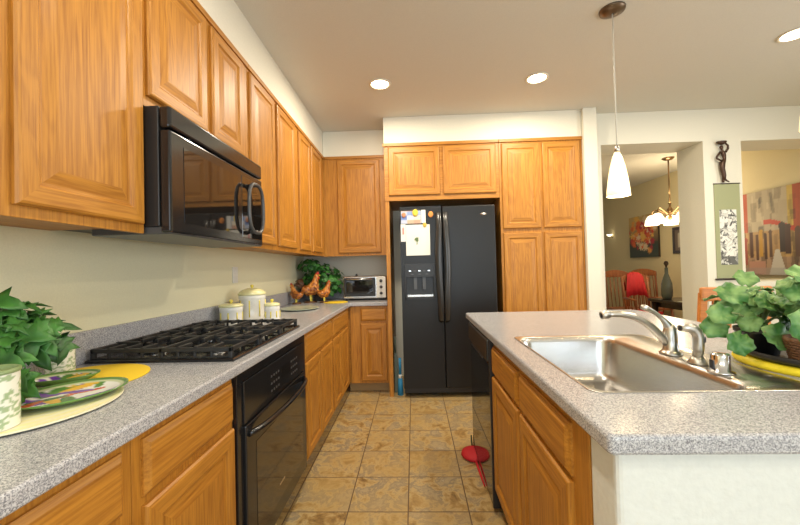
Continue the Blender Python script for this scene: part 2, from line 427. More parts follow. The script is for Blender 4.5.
# base cabinets on the left wall
XF = -.668
def base_left(y0, y1, drawers, doors, label, x_back=XL + .003):
    t = thing('base_cabinet', (XF, y0, 0), label, 'cabinet')
    bx(x_back, XF - .019, y0, y1, .10, .874).build('body', OY, t)
    bx(XF - .019, XF, y0, y1, .10, .874).build('face_frame', OZ, t, bevel=.0015)
    bx(x_back, XF - .075, y0 + .001, y1 - .001, 0, .10).build('toe_kick', TOE, t)
    for (a, b) in drawers: door_y(t, XF, a, b, .712, .850, loops=DRAW, name='drawer_front')
    for (a, b) in doors: door_y(t, XF, a, b, .125, .690)
    return t
base_left(.10, .828, [(.16, .795)], [(.16, .47), (.49, .795)], 'oak base cabinet with drawer, cut by the bottom left corner of the photo')
base_left(.830, 1.298, [(.858, 1.285)], [(.858, 1.285)], 'oak base cabinet with one drawer and door, left of the black wall oven')
base_left(2.130, 2.872, [(2.150, 2.850)], [(2.150, 2.490), (2.51, 2.850)], 'oak base cabinet with drawer and two doors just beyond the oven')
base_left(2.874, 3.66, [(2.895, 3.53)], [(2.895, 3.20), (3.22, 3.53)], 'oak base cabinet in the far corner of the left counter')
# oven surround filler
t = thing('base_cabinet', (-.19, 3.66, 0), 'narrow oak base cabinet under the toaster oven, left of the refrigerator', 'cabinet')
bx(XF - .015, -.268, 3.677, YB - .003, .10, .874).build('body', OX, t)
bx(XF + .019, -.268, 3.658, 3.677, .10, .874).build('face_frame', OZ, t, bevel=.0015)
bx(XF - .015, -.268, 3.74, YB - .003, 0, .10).build('toe_kick', TOE, t)
door_x(t, 3.658, -.545, -.285, .725, .850, DRAW, 'drawer_front')
door_x(t, 3.658, -.545, -.285, .125, .700)

# tall pantry and refrigerator surround
t = thing('pantry_cabinet', (1.25, 3.54, 0), 'tall oak pantry cabinet with four doors right of the refrigerator', 'cabinet')
bx(.852, 1.645, 3.559, YB - .003, .1, 2.469).build('body', OZ, t)
bx(.852, 1.645, 3.540, 3.559, .1, 2.469).build('face_frame', OZ, t, bevel=.0015)
bx(.852, 1.645, 3.62, YB - .003, 0, .1).build('toe_kick', TOE, t)
bx(.852, 1.645, 3.526, 3.540, 2.438, 2.469).build('top_molding', OX, t, bevel=.003)
for (a, b) in ((.875, 1.235), (1.262, 1.618)):
    door_x(t, 3.540, a, b, 1.60, 2.425); door_x(t, 3.540, a, b, .125, 1.56)
t = thing('fridge_cabinet', (.3, 3.54, 0), 'oak cabinet with two small doors and side panel around the black refrigerator', 'cabinet')
bx(-.262, .850, 3.559, YB - .003, 1.915, 2.469).build('body', OX, t)
bx(-.262, .850, 3.540, 3.559, 1.905, 2.469).build('face_frame', OX, t, bevel=.0015)
bx(-.262, -.222, 3.545, YB - .003, 0, 1.905).build('side_panel', OZ, t, bevel=.0015)
bx(-.274, .850, 3.526, 3.540, 2.438, 2.469).build('top_molding', OX, t, bevel=.003)
for (a, b) in ((-.222, .278), (.312, .820)): door_x(t, 3.540, a, b, 1.955, 2.425)

# ------------------------------------------------------------------ worktops
ZT = .914
m = MB().prism([(XL + .003, .02), (-.637, .02), (-.637, 3.626), (-.268, 3.626), (-.268, YB - .003), (XL + .003, YB - .003)], .876, ZT)
t = thing('countertop', (-.637, 1.0, .876), 'grey speckled L-shaped worktop running along the left wall', 'countertop')
m.build('worktop', GR, t, bevel=.007, seg=3)
m = MB(); m.box(XL + .002, XL + .020, .02, YB - .022, ZT, 1.035); m.box(XL + .002, -.268, YB - .021, YB - .003, ZT, 1.035)
m.build('backsplash', GR, t, bevel=.002)

# island worktop with sink cut-out
IX0, IX1, IY0, IY1 = .366, 1.55, .716, 2.645
SX0, SX1, SY0, SY1 = .452, 1.02, .952, 1.70
def rrect(x0, x1, y0, y1, r, n=6):
    out = []
    for (cx, cy, a0) in ((x1 - r[1], y0 + r[1], -PI / 2), (x1 - r[2], y1 - r[2], 0), (x0 + r[3], y1 - r[3], PI / 2), (x0 + r[0], y0 + r[0], PI)):
        rr = r[(1, 2, 3, 0)[[(-PI / 2), 0, PI / 2, PI].index(a0)]]
        for k in range(n + 1):
            a = a0 + PI / 2 * k / n; out.append((cx + rr * math.cos(a), cy + rr * math.sin(a)))
    return out
def ring(mb, outer, inner, z, flip=False, mi=0):
    """flat face between two matching loops of equal vertex count"""
    n = len(outer); vs = [(x, y, z) for x, y in outer] + [(x, y, z) for x, y in inner]
    fs = [[k, (k + 1) % n, n + (k + 1) % n, n + k] for k in range(n)]
    if flip: fs = [f[::-1] for f in fs]
    mb.add(vs, fs, mi)
t = thing('island_countertop', (IX0, 1.7, .876), 'grey speckled island worktop with a sink cut into it', 'countertop')
m = MB()
def loopv(poly, z): return [(x, y, z) for x, y in poly]
o0 = rrect(IX0, IX1, IY0, IY1, (.012, .05, .05, .012)); i0 = rrect(SX0 + .006, SX1 - .006, SY0 + .006, SY1 - .006, (.03, .03, .03, .03)); n = len(o0)
def shr(p, d): 
    cx, cy = (IX0 + IX1) / 2, (IY0 + IY1) / 2
    return [(x - math.copysign(d, x - cx), y - math.copysign(d, y - cy)) for x, y in p]
L = [loopv(i0, .876), loopv(shr(o0, .004), .876), loopv(o0, .882), loopv(o0, ZT - .008), loopv(shr(o0, .0025), ZT - .0025), loopv(shr(o0, .008), ZT), loopv(i0, ZT), loopv(i0, .876)]
vs = [p for l in L for p in l]
m.add(vs, [[a * n + k, a * n + (k + 1) % n, (a + 1) * n + (k + 1) % n, (a + 1) * n + k] for a in range(len(L) - 1) for k in range(n)])
m.build('worktop', GR, t)

# sink: rim, deck, bowl
t = thing('kitchen_sink', (.7, 1.3, .72), 'single-bowl stainless steel sink set into the island worktop', 'sink')
rim_o = rrect(SX0 - .003, SX1 + .008, SY0 - .003, SY1 + .008, (.035,) * 4)
rim_i = rrect(SX0 + .004, .868, SY0 + .004, SY1 - .030, (.06,) * 4)
def off(p, d):
    xs = [a for a, b in p]; ys = [b for a, b in p]; cx, cy = (min(xs) + max(xs)) / 2, (min(ys) + max(ys)) / 2
    hx, hy = (max(xs) - min(xs)) / 2, (max(ys) - min(ys)) / 2
    return [(cx + (a - cx) * (hx - d) / hx, cy + (b - cy) * (hy - d) / hy) for a, b in p]
m = MB()
L = [loopv(rim_o, ZT + .0008), loopv(off(rim_o, .001), ZT + .003), loopv(off(rim_o, .0025), ZT + .003), loopv(rim_i, ZT + .0025), loopv(off(rim_i, .004), ZT - .003), loopv(off(rim_i, .010), ZT - .02),
     loopv(off(rim_i, .016), ZT - .15), loopv(off(rim_i, .026), ZT - .178), loopv(off(rim_i, .050), ZT - .192), loopv(off(rim_i, .09), ZT - .195), loopv(off(rim_i, .16), ZT - .197)]
vs = [p for l in L for p in l]
nn = len(L)
fs = [[a * n + k, a * n + (k + 1) % n, (a + 1) * n + (k + 1) % n, (a + 1) * n + k] for a in range(nn - 1) for k in range(n)] + [[(nn - 1) * n + k for k in range(n)]]
m.add(vs, fs, 0, True)
sb = m.build('bowl', SINKM, t)
MB().lathe([(.045, 0), (.045, .003), (.036, .004), (.030, -.004), (.0, -.004)], (.66, 1.30, ZT - .1975 + .001), 24).build('drain', CHROME, t)

def arc_pts(fn, n=14): return [fn(i / n) for i in range(n + 1)]
def bez(p, n=14):
    out = []
    for i in range(n + 1):
        q = [Vector(a) for a in p]; s_ = i / n
        while len(q) > 1: q = [a.lerp(b, s_) for a, b in zip(q, q[1:])]
        out.append(q[0])
    return out
FX, FY, Z4 = .905, 1.33, ZT + .0045
t = thing('kitchen_faucet', (FX, FY, Z4), 'brushed nickel single-lever kitchen faucet arching over the island sink', 'faucet')
MB().lathe([(.036, 0), (.036, .004), (.030, .010), (.024, .016), (.022, .05), (.0225, .075), (.020, .09), (.012, .104), (0, .108)], (FX, FY, Z4), 24).build('body', NICKEL, t)
sp_p = bez([(FX - .012, FY, .955), (FX - .08, FY, 1.045), (FX - .13, FY, 1.068), (FX - .215, FY, 1.062)], 16)
m = MB(); m.tube(sp_p, [.0145 - .004 * i / 16 for i in range(17)], 14)
m.tube([(FX - .212, FY, 1.062), (FX - .238, FY, 1.059)], [.0145, .0145], 14)
m.build('spout', NICKEL, t)
MB().tube([(FX - .2381, FY, 1.059), (FX - .2395, FY, 1.0588)], .010, 12).build('aerator', BPLAST, t)
lv = bez([(FX, FY, 1.005), (FX - .02, FY, 1.045), (FX - .055, FY + .0, 1.075), (FX - .098, FY, 1.088)], 12)
m = MB(); m.tube(lv, [.017, .015, .013, .011, .009, .008, .0075, .0075, .008, .009, .011, .011, .006], 12); m.build('lever_handle', NICKEL, t)
t = thing('side_sprayer', (.898, 1.2, Z4), 'bent nickel sprayer standing on the sink deck right of the faucet', 'sprayer')
MB().lathe([(.026, 0), (.026, .005), (.019, .014), (.016, .022)], (.898, 1.2, Z4), 20).build('base', NICKEL, t)
m = MB(); m.tube([(.898, 1.2, Z4 + .018), (.903, 1.2, .965), (.904, 1.2, 1.0), (.899, 1.2, 1.018), (.886, 1.2, 1.030), (.870, 1.2, 1.033), (.850, 1.2, 1.032)], [.014, .0155, .016, .0165, .016, .0135, .011], 14)
m.build('spray_head', NICKEL, t)
MB().tube([(.845, 1.2, 1.0318), (.8495, 1.2, 1.032)], .0095, 12).build('nozzle', BPLAST, t)
m = bx(.918, .923, 1.193, 1.207, .985, 1.003); m.build('trigger', BPLAST, t, bevel=.002)
t = thing('air_gap_cap', (.892, 1.105, Z4), 'short chrome air gap cylinder at the right end of the sink deck', 'air gap')
MB().lathe([(.034, 0), (.034, .003), (.024, .006), (.0235, .05), (.021, .054), (0, .0545)], (.892, 1.105, Z4), 28).build('cap', CHROME, t)
m = bx(.865, .870, 1.098, 1.112, .93, .955); m.build('vent_slot', BPLAST, t, bevel=.0015)

# ------------------------------------------------------------------ island cabinets
XI = .396
def base_island(y0, y1, y0d, y1d, label):
    t = thing('base_cabinet', (XI, y0, 0), label, 'cabinet')
    bx(XI + .019, 1.045, y0, y1, .10, .70).build('body', OY, t)
    bx(XI, XI + .019, y0, y1, .10, .8745).build('face_frame', OZ, t, bevel=.0015)
    bx(XI + .07, 1.045, y0 + .001, y1 - .001, 0, .10).build('toe_kick', TOE, t)
    door_y(t, XI, y0d, y1d, .705, .840, -1, DRAW, 'drawer_front')
    door_y(t, XI, y0d, y1d, .125, .690, -1)
base_island(.866, 1.402, .950, 1.385, 'oak island cabinet nearest the white end wall, below the sink')
base_island(1.404, 1.868, 1.415, 1.856, 'oak island cabinet between the dishwasher and the nearest cabinet')
t = thing('dishwasher', (.40, 1.885, 0), 'black dishwasher built in at the far end of the island', 'dishwasher')
bx(.41, 1.045, 1.886, 2.50, .09, .8745).build('tub', BPLAST, t)
bx(.3725, .41, 1.870, 1.886, .02, .868).build('edge_trim', BPLAST, t, bevel=.002)
bx(.374, .41, 1.888, 2.498, .022, .742).build('door', DWM, t, bevel=.004)
bx(.362, .41, 1.888, 2.498, .752, .868).build('control_panel', BPLAST, t, bevel=.010, seg=3)
bx(.362, .372, 2.0, 2.38, .742, .752).build('handle', BPLAST, t, bevel=.003)
bx(.46, 1.045, 1.888, 2.498, 0, .06).build('toe_kick', BPLAST, t)
single(bx(.40, 1.045, 2.504, 2.60, 0, .8745), 'island_end_panel', OZ, (.40, 2.504, 0), 'oak end panel closing the far end of the island', 'panel')

# ------------------------------------------------------------------ wall oven under the cooktop
t = thing('wall_oven', (-.66, 1.30, 0), 'black built-in oven under the cooktop in the left counter', 'oven')
bx(XL + .02, -.668, 1.302, 2.126, .10, .86).build('body', BPLAST, t)
bx(XL + .02, -.745, 1.302, 2.126, 0, .10).build('toe_kick', TOE, t)
m = MB(); m.box(-.668, -.652, 1.303, 2.125, .835, .872); m.box(-.668, -.652, 1.303, 1.345, .10, .835); m.box(-.668, -.652, 2.085, 2.125, .10, .835); m.build('trim_frame', BLACK, t, bevel=.002)
bx(-.668, -.645, 1.347, 2.083, .675, .834).build('control_panel', BLACK, t, bevel=.003)
random.seed(3)
for i in range(4):
    for j in range(3):
        for ys in (1.60, 1.86): bx(-.645, -.6440, ys + i * .028, ys + .014 + i * .028, .71 + j * .032, .719 + j * .032).build('button', DARKGR, t)
bx(-.645, -.6443, 1.73, 1.845, .735, .785).build('display', BGLASS, t)
dr = bx(-.668, -.640, 1.347, 2.083, .125, .668).build('door', BLACK, t, bevel=.004)
bx(-.640, -.6385, 1.43, 2.02, .20, .575).build('door_glass', OVGLASS, dr)
hp = bez([(-.641, 1.37, .632), (-.585, 1.42, .635), (-.578, 1.71, .640), (-.585, 2.01, .635), (-.641, 2.06, .632)], 18)
MB().tube(hp, .0125, 12).build('handle', BLACK, dr)
bx(-.6385, -.6375, 1.66, 1.73, .262, .272).build('nameplate', STEEL, dr)

# ------------------------------------------------------------------ cooktop
CX0, CX1, CY0, CY1 = -1.252, -.678, 1.335, 2.125
t = thing('gas_cooktop', (-.96, 1.73, ZT), 'black gas cooktop with cast iron grates on the left worktop', 'cooktop')
m = MB(); m.panel((CX0, CY0, ZT + .0005), UX, UY, UZ, CX1 - CX0, CY1 - CY0, [(0, 0), (0, .008), (.004, .012), (.018, .012), (.03, .008)], 0, 0)
m.build('pan', BLACK, t)
burn = [(-1.10, 1.50, .045), (-.84, 1.50, .036), (-1.10, 1.96, .036), (-.84, 1.96, .045), (-.97, 1.73, .055)]
for (x, y, r) in burn:
    b = MB().lathe([(r + .012, 0), (r + .010, .010), (r, .014)], (x, y, ZT + .0085), 24).build('burner', STEEL, t)
    MB().lathe([(r, 0), (r + .002, .004), (r - .004, .010), (0, .012)], (x, y, ZT + .0227), 24).build('burner_cap', IRON, b)
for g, (y0, y1) in enumerate(((1.345, 1.600), (1.605, 1.855), (1.860, 2.115))):
    m = MB(); zt = ZT + .052; z0 = zt - .016; W = .0135
    x0, x1 = CX0 + .012, CX1 - .012
    for yy in (y0, y1 - W): m.box(x0, x1, yy, yy + W, z0, zt)
    for xx in (x0, x1 - W): m.box(xx, xx + W, y0, y1, z0, zt)
    ym = (y0 + y1) / 2
    for q, xx in enumerate((x0 + .065, x0 + .13, x0 + .195, x0 + .335, x0 + .40, x0 + .465)):
        m.box(xx, xx + W, y0 + .002, y0 + .085, z0 + .003, zt + .004)
        m.box(xx, xx + W, y1 - .085, y1 - .002, z0 + .003, zt + .004)
        for yy in (y0, y1 - .010): m.box(xx + .001, xx + .011, yy, yy + .010, ZT + .014, z0)
    m.box((x0 + x1) / 2 - W / 2, (x0 + x1) / 2 + W / 2, y0, y1, z0, zt)
    m.box(x0, x0 + .10, ym - W / 2, ym + W / 2, z0, zt + .004); m.box(x1 - .10, x1, ym - W / 2, ym + W / 2, z0, zt + .004)
    for xx in (x0, x1 - .016, (x0 + x1) / 2 - .008):
        for yy in (y0, y1 - .016): m.box(xx, xx + .016, yy, yy + .016, ZT + .011, z0)
    # low skirt between the feet
    for yy in (y0, y1 - .006): m.box(x0, x1, yy, yy + .006, ZT + .013, ZT + .019)
    m.build('grate', IRON, t, bevel=.0025)

# ------------------------------------------------------------------ microwave
MX = -.845
t = thing('microwave_oven', (MX, 1.27, 1.39), 'black over-the-range microwave mounted beneath the short wall cabinet', 'microwave')
bx(XL + .003, MX - .042, 1.242, 2.022, 1.415, 1.843).build('case', BPLAST, t, bevel=.003)
bx(XL + .14, MX - .005, 1.248, 2.016, 1.388, 1.415).build('underside', DARKGR, t, bevel=.004)
m = MB(); m.box(MX - .042, MX, 1.243, 2.020, 1.765, 1.843)
tv = m.build('vent_panel', BLACK, t, bevel=.010, seg=3)
dr = bx(MX - .040, MX, 1.243, 2.020, 1.392, 1.758).build('door', BLACK, t, bevel=.008, seg=3)
bx(MX, MX + .0015, 1.318, 1.74, 1.435, 1.715).build('door_window', BGLASS, dr)
m = MB()
ring_pts = []
yc, zc, ry, rz_ = 1.865, 1.575, .085, .125
hh = []
for k in range(29):
    a = 2 * PI * k / 28
    hh.append((MX + .035, yc + ry * math.copysign(abs(math.cos(a)) ** .7, math.cos(a)), zc + rz_ * math.copysign(abs(math.sin(a)) ** .7, math.sin(a))))
m.tube(hh, .009, 10, caps=False); m.tube([(MX - .001, yc, zc + rz_ - .004), (MX + .038, yc, zc + rz_ - .004)], .009, 10); m.tube([(MX - .001, yc, zc - rz_ + .004), (MX + .038, yc, zc - rz_ + .004)], .009, 10)
m.build('handle', DARKGR, dr)
MB().panel((MX, 1.775, 1.42), UY, UZ, UX, .225, .31, [(0, 0), (.002, .0015)], 0, 0).build('control_panel', BGLASS, dr)

# ------------------------------------------------------------------ refrigerator
RX0, RX1, RY = -.118, .792, 3.49
t = thing('refrigerator', (.33, RY, 0), 'black side-by-side refrigerator with ice dispenser and papers on its door', 'refrigerator')
bx(RX0 + .005, RX1 - .005, RY + .062, 4.19, .03, 1.81).build('cabinet', BPLAST, t, bevel=.004)
bx(RX0 + .005, RX1 - .005, RY + .03, RY + .062, .045, .092).build('base_grille', BPLAST, t)
DX0, DX1, DZ0, DZ1 = -.085, .205, .945, 1.285
m = MB()   # freezer door with a dispenser recess
m.box(RX0, DX0, RY, RY + .06, .095, 1.835); m.box(DX1, .277, RY, RY + .06, .095, 1.835)
m.box(DX0, DX1, RY, RY + .06, .095, DZ0); m.box(DX0, DX1, RY, RY + .06, DZ1, 1.835)
fd = m.build('freezer_door', FRIDGE, t)
m = MB(); m.box(DX0, DX1, RY + .045, RY + .059, DZ0, DZ1); m.box(DX0, DX1, RY - .002, RY + .045, 1.155, DZ1); m.box(DX0, DX1, RY - .004, RY + .03, DZ0, DZ0 + .02)
m.box(DX0, DX0 + .012, RY - .004, RY + .045, DZ0, DZ1); m.box(DX1 - .012, DX1, RY - .004, RY + .045, DZ0, DZ1)
dsp = m.build('dispenser', BPLAST, fd, bevel=.002)
for i in range(5): bx(DX0 + .04 + i * .045, DX0 + .062 + i * .045, RY - .0035, RY - .002, 1.212, 1.222).build('button', DARKGR if i in (1, 3) else STEEL, fd)
for i in range(3): bx(DX0 + .06 + i * .07, DX0 + .085 + i * .07, RY - .0035, RY - .002, 1.180, 1.190).build('button', DARKGR, fd)
m = MB(); m.box(.0, .03, RY + .01, RY + .045, 1.04, 1.155); m.box(.085, .115, RY + .01, RY + .045, 1.04, 1.155); m.build('lever', DARKGR, fd)
bx(DX0 + .02, DX1 - .02, RY - .002, RY + .04, DZ0 + .021, DZ0 + .045).build('drip_tray', STEEL, fd, bevel=.003)
rd = bx(.285, RX1, RY, RY + .06, .095, 1.835).build('refrigerator_door', FRIDGE, t, bevel=.012, seg=3)
for (par, xx, sg) in ((fd, .250, -1), (rd, .316, 1)):
    hp = [(xx + sg * .004, RY, 1.77), (xx, RY - .030, 1.755), (xx, RY - .040, 1.62), (xx + sg * .012, RY - .048, 1.40), (xx + sg * .012, RY - .048, 1.20), (xx, RY - .042, .95), (xx, RY - .035, .75), (xx, RY, .73)]
    MB().tube(hp, [.012, .013, .014, .015, .015, .015, .014, .012], 12, sx=2.0, upv=(0, 1, 0)).build('handle', DARKH, par)
MB().lathe([(.032, 0), (.032, .003), (0, .003)], (0, 0, 0), 20, sx=1, sy=.4).build('badge', STEEL, rd, local=True)
bd = bpy.data.objects['badge']; bd.location = (.68 - .33, -.001, 1.745); bd.rotation_euler = (PI / 2, 0, 0)

# papers and magnets on the freezer door
def pap(x0, x1, z0, z1, y, fn, nu, nv, name, label, cat='paper', group=None):
    m = MB(); m.grid((x0, y, z0), (x1 - x0, 0, 0), (0, 0, z1 - z0), nu, nv, fn)
    m.box(x0, x1, y + .0002, y + .001, z0, z1, 1)
    return single(m, name, [PAINT, PAPER], ((x0 + x1) / 2, y, z0), label, cat, group)
def fn_note(a, b):
    d = math.hypot((a - .45) * .8, (b - .52))
    if d < .07 or (abs(a - .45) < .03 and .36 < b < .5): return (.10, .16, .05)
    return (.82, .82, .74)
pap(-.065, .165, 1.365, 1.66, RY - .004, fn_note, 24, 30, 'note_paper', 'large white sheet with a small green plant drawing on the freezer door', 'note')
random.seed(11)
def fn_phot(a, b):
    k = int(a * 3) * 3 + int(b * 3)
    c = [(.5, .55, .7), (.16, .25, .55), (.45, .5, .62), (.55, .42, .3), (.7, .7, .72), (.25, .35, .6), (.6, .35, .25), (.8, .75, .6), (.35, .45, .65)][k % 9]
    return c
pap(-.108, .085, 1.672, 1.795, RY - .0025, fn_phot, 18, 12, 'photo_print', 'bluish photo print at the top left of the freezer door', 'photo')
def fn_card(a, b): return (.75, .25, .22) if math.hypot(a - .5, b - .6) < .22 else (.8, .78, .74)
pap(-.113, -.066, 1.50, 1.668, RY - .0015, fn_card, 8, 16, 'greeting_card', 'narrow pale card with a red mark at the left edge of freezer door', 'card')
pap(.088, .128, 1.675, 1.80, RY - .0025, lambda a, b: (.82, .82, .78), 4, 8, 'paper_slip', 'narrow blank white slip between photo print and magnets', 'paper')
for (x, z, r, c, lb) in ((.03, 1.775, .028, (.8, .6, .05), 'yellow round magnet above the photo print'), (.178, 1.755, .024, (.75, .28, .05), 'orange magnet nearest the freezer door handle'),
                         (-.08, 1.755, .020, (.6, .25, .12), 'small brown-red magnet near the left door edge'), (.118, 1.655, .018, (.65, .45, .05), 'small gold magnet at the top edge of the large sheet')):
    mm = plain('magnet_paint', c, .4)
    m = MB().lathe([(r, 0), (r, .004), (r * .7, .006), (0, .006)], (0, 0, 0), 14, sy=1.25)
    o = m.build('fridge_magnet', mm, local=True); o.location = (x, RY - .005, z); o.rotation_euler = (PI / 2, 0, 0)
    tagp(o, lb, 'magnet')

# broom and dustpan in the gap beside the fridge
t = thing('whisk_broom', (-.158, 3.60, 0), 'blue and white hand broom standing in the gap beside the refrigerator', 'broom')
m = MB(); m.tube([(-.158, 3.6, .20), (-.158, 3.6, .36)], [.014, .014], 10); m.build('grip', BLUE, t)
m = MB(); m.tube([(-.158, 3.6, .165), (-.158, 3.6, .20)], [.020, .016], 10, sx=1); m.build('collar', PAPER, t)
m = MB(); m.tube([(-.158, 3.6, .0), (-.158, 3.6, .165)], [.030, .020], 12); m.build('bristles', BLUE, t)
t = thing('dustpan', (-.19, 3.70, 0), 'dark grey-green dustpan leaning in the gap beside the refrigerator', 'dustpan')
m = MB(); m.add([(-.217, 3.66, .003), (-.165, 3.66, .003), (-.190, 3.70, .38), (-.217, 3.70, .40), (-.217, 3.67, .003), (-.165, 3.67, .003), (-.190, 3.71, .38), (-.217, 3.71, .40)],
      [(0, 1, 2, 3), (7, 6, 5, 4), (0, 4, 5, 1), (1, 5, 6, 2), (2, 6, 7, 3), (3, 7, 4, 0)]); m.build('pan', DUST, t)
MB().tube([(-.206, 3.706, .39), (-.206, 3.72, .55)], .009, 8).build('handle', DUST, t)

# ------------------------------------------------------------------ toaster oven
TX0, TX1, TY = -.752, -.292, 3.83
t = thing('toaster_oven', (-.52, TY, ZT), 'silver toaster oven at the back of the worktop beside the refrigerator panel', 'toaster oven')
bx(TX0, TX1, TY + .012, TY + .30, ZT + .018, 1.172).build('case', STEEL, t, bevel=.012, seg=3)
m = MB(); m.box(TX0 + .012, TX0 + .345, TY, TY + .012, ZT + .045, 1.155); dr = m.build('door', BPLAST, t, bevel=.004)
bx(TX0 + .035, TX0 + .322, TY - .001, TY, ZT + .075, 1.125).build('door_glass', BGLASS, dr)
MB().tube([(TX0 + .04, TY - .002, 1.142), (TX0 + .045, TY - .022, 1.142), (TX0 + .31, TY - .022, 1.142), (TX0 + .316, TY - .002, 1.142)], .007, 8).build('handle', STEEL, dr)
bx(TX0 + .355, TX1 - .006, TY + .002, TY + .012, ZT + .03, 1.16).build('control_panel', PLASTW, t, bevel=.003)
for z in (1.12, 1.055, .99):
    o = MB().lathe([(.017, 0), (.015, .014), (0, .015)], (0, 0, 0), 16).build('knob', DARKGR, t, local=True)
    o.location = (TX0 + .405 + .52, .001, z - ZT); o.rotation_euler = (PI / 2, 0, 0)
for (a, b) in ((TX0 + .03, TY + .04), (TX1 - .03, TY + .04), (TX0 + .03, TY + .27), (TX1 - .03, TY + .27)):
    MB().lathe([(.013, 0), (.013, .020)], (a, b, ZT), 12).build('foot', BPLAST, t)
MB().lathe([(.016, 0), (.016, .008), (.006, .014), (.014, .022), (0, .026)], (-.62, 3.93, 1.1725), 14).build('top_knob', BPLAST, t)

# ------------------------------------------------------------------ wall outlet
t = thing('wall_outlet', (XL, 2.56, 1.18), 'small white outlet plate on the left wall above the canisters', 'outlet')
bx(XL + .001, XL + .007, 2.522, 2.594, 1.170, 1.286).build('plate', PLASTW, t, bevel=.002)
m = MB(); m.box(XL + .007, XL + .0095, 2.542, 2.574, 1.190, 1.220); m.box(XL + .007, XL + .0095, 2.542, 2.574, 1.236, 1.266); m.build('socket', PLASTW, t, bevel=.001)

# ------------------------------------------------------------------ ceramics on the counter
def canister(x, y, r, h, hl, label):
    t = thing('canister', (x, y, ZT), label, 'canister', 'white and yellow canisters')
    m = MB(); m.lathe([(r * .93, 0), (r, .006), (r, .02), (r * .96, .026), (r * .96, h - .03), (r, h - .024), (r * 1.0, h - .004), (r * .96, h)], (x, y, ZT), 32); m.build('jar', WCER, t)
    m = MB()
    for k in range(8):
        a = 2 * PI * k / 8 + .2
        c, s_ = math.cos(a), math.sin(a)
        m.tube([(x + c * r * .962, y + s_ * r * .962, ZT + .03), (x + c * r * .962, y + s_ * r * .962, ZT + h - .034)], .0042, 6)
    m.build('yellow_ribs', YCER, t)
    lid = MB().lathe([(r * 1.03, 0), (r * 1.03, .008), (r * .95, .012 + hl * .25), (r * .70, .012 + hl * .7), (r * .35, .012 + hl * .95), (0, .012 + hl)], (x, y, ZT + h + .0005), 32).build('lid', plain('pale_yellow_glaze', (.84, .79, .42), .18), t)
    MB().lathe([(.006, 0), (.006, .006), (.012, .014), (.010, .022), (0, .026)], (x, y, ZT + h + .010 + hl), 16).build('knob', YCER, lid)
canister(-1.165, 2.275, .070, .115, .010, 'low white and yellow canister left of the tallest canister')
canister(-1.118, 2.475, .088, .175, .035, 'tallest white and yellow canister with a domed lid, behind the other two')
canister(-.945, 2.385, .050, .105, .010, 'narrowest white and yellow canister, right of the tallest canister')

def mat_disc(x, y, r, z, h, mats, name, label, cat, colf=None, sx=1, sy=1, seg=48, rings=16, rot=0):
    m = MB(); 
    if colf:
        m.c = {}
        vs = [(x, y, z + h)]; cols = [colf(0, 0)]
        for i in range(1, rings + 1):
            for k in range(seg):
                a = 2 * PI * k / seg; rr = i / rings
                px, py = r * rr * math.cos(a) * sx, r * rr * math.sin(a) * sy
                vs.append((x + px * math.cos(rot) - py * math.sin(rot), y + px * math.sin(rot) + py * math.cos(rot), z + h)); cols.append(colf(rr * math.cos(a), rr * math.sin(a)))
        fs = [[0, 1 + k, 1 + (k + 1) % seg] for k in range(seg)]
        for i in range(rings - 1):
            for k in range(seg): fs.append([1 + i * seg + k, 1 + (i + 1) * seg + k, 1 + (i + 1) * seg + (k + 1) % seg, 1 + i * seg + (k + 1) % seg])
        for i, c in enumerate(cols): m.c[i] = c
        m.add(vs, fs, 0)
        b = 1 + (rings - 1) * seg
        lo = [(vs[b + k][0], vs[b + k][1], z) for k in range(seg)]
        hi = [vs[b + k] for k in range(seg)]
        q = len(m.v); m.add(lo + hi, [[k, (k + 1) % seg, seg + (k + 1) % seg, seg + k] for k in range(seg)] + [list(range(seg))[::-1]], 0)
        for k in range(2 * seg): m.c[q + k] = cols[b + k % seg]
    else:
        m.lathe([(r, 0), (r, h * .7), (r - .002, h), (0, h)], (x, y, z), seg, sx=sx, sy=sy)
    return single(m, name, mats, (x, y, z), label, cat)
def pale_rings(a, b):
    r = math.hypot(a, b); k = int(r * 16)
    return (.86, .80, .42) if k % 2 else (.84, .80, .56)
mat_disc(-1.075, 1.135, .183, ZT + .0005, .004, YMAT, 'round_placemat', 'golden yellow round placemat behind the glass plate, nearest the cooktop', 'placemat')
mat_disc(-1.00, .885, .210, ZT + .005, .004, PAINT, 'round_placemat', 'pale yellow ringed placemat under the ivy pot and decorated plate', 'placemat', pale_rings, rings=32)

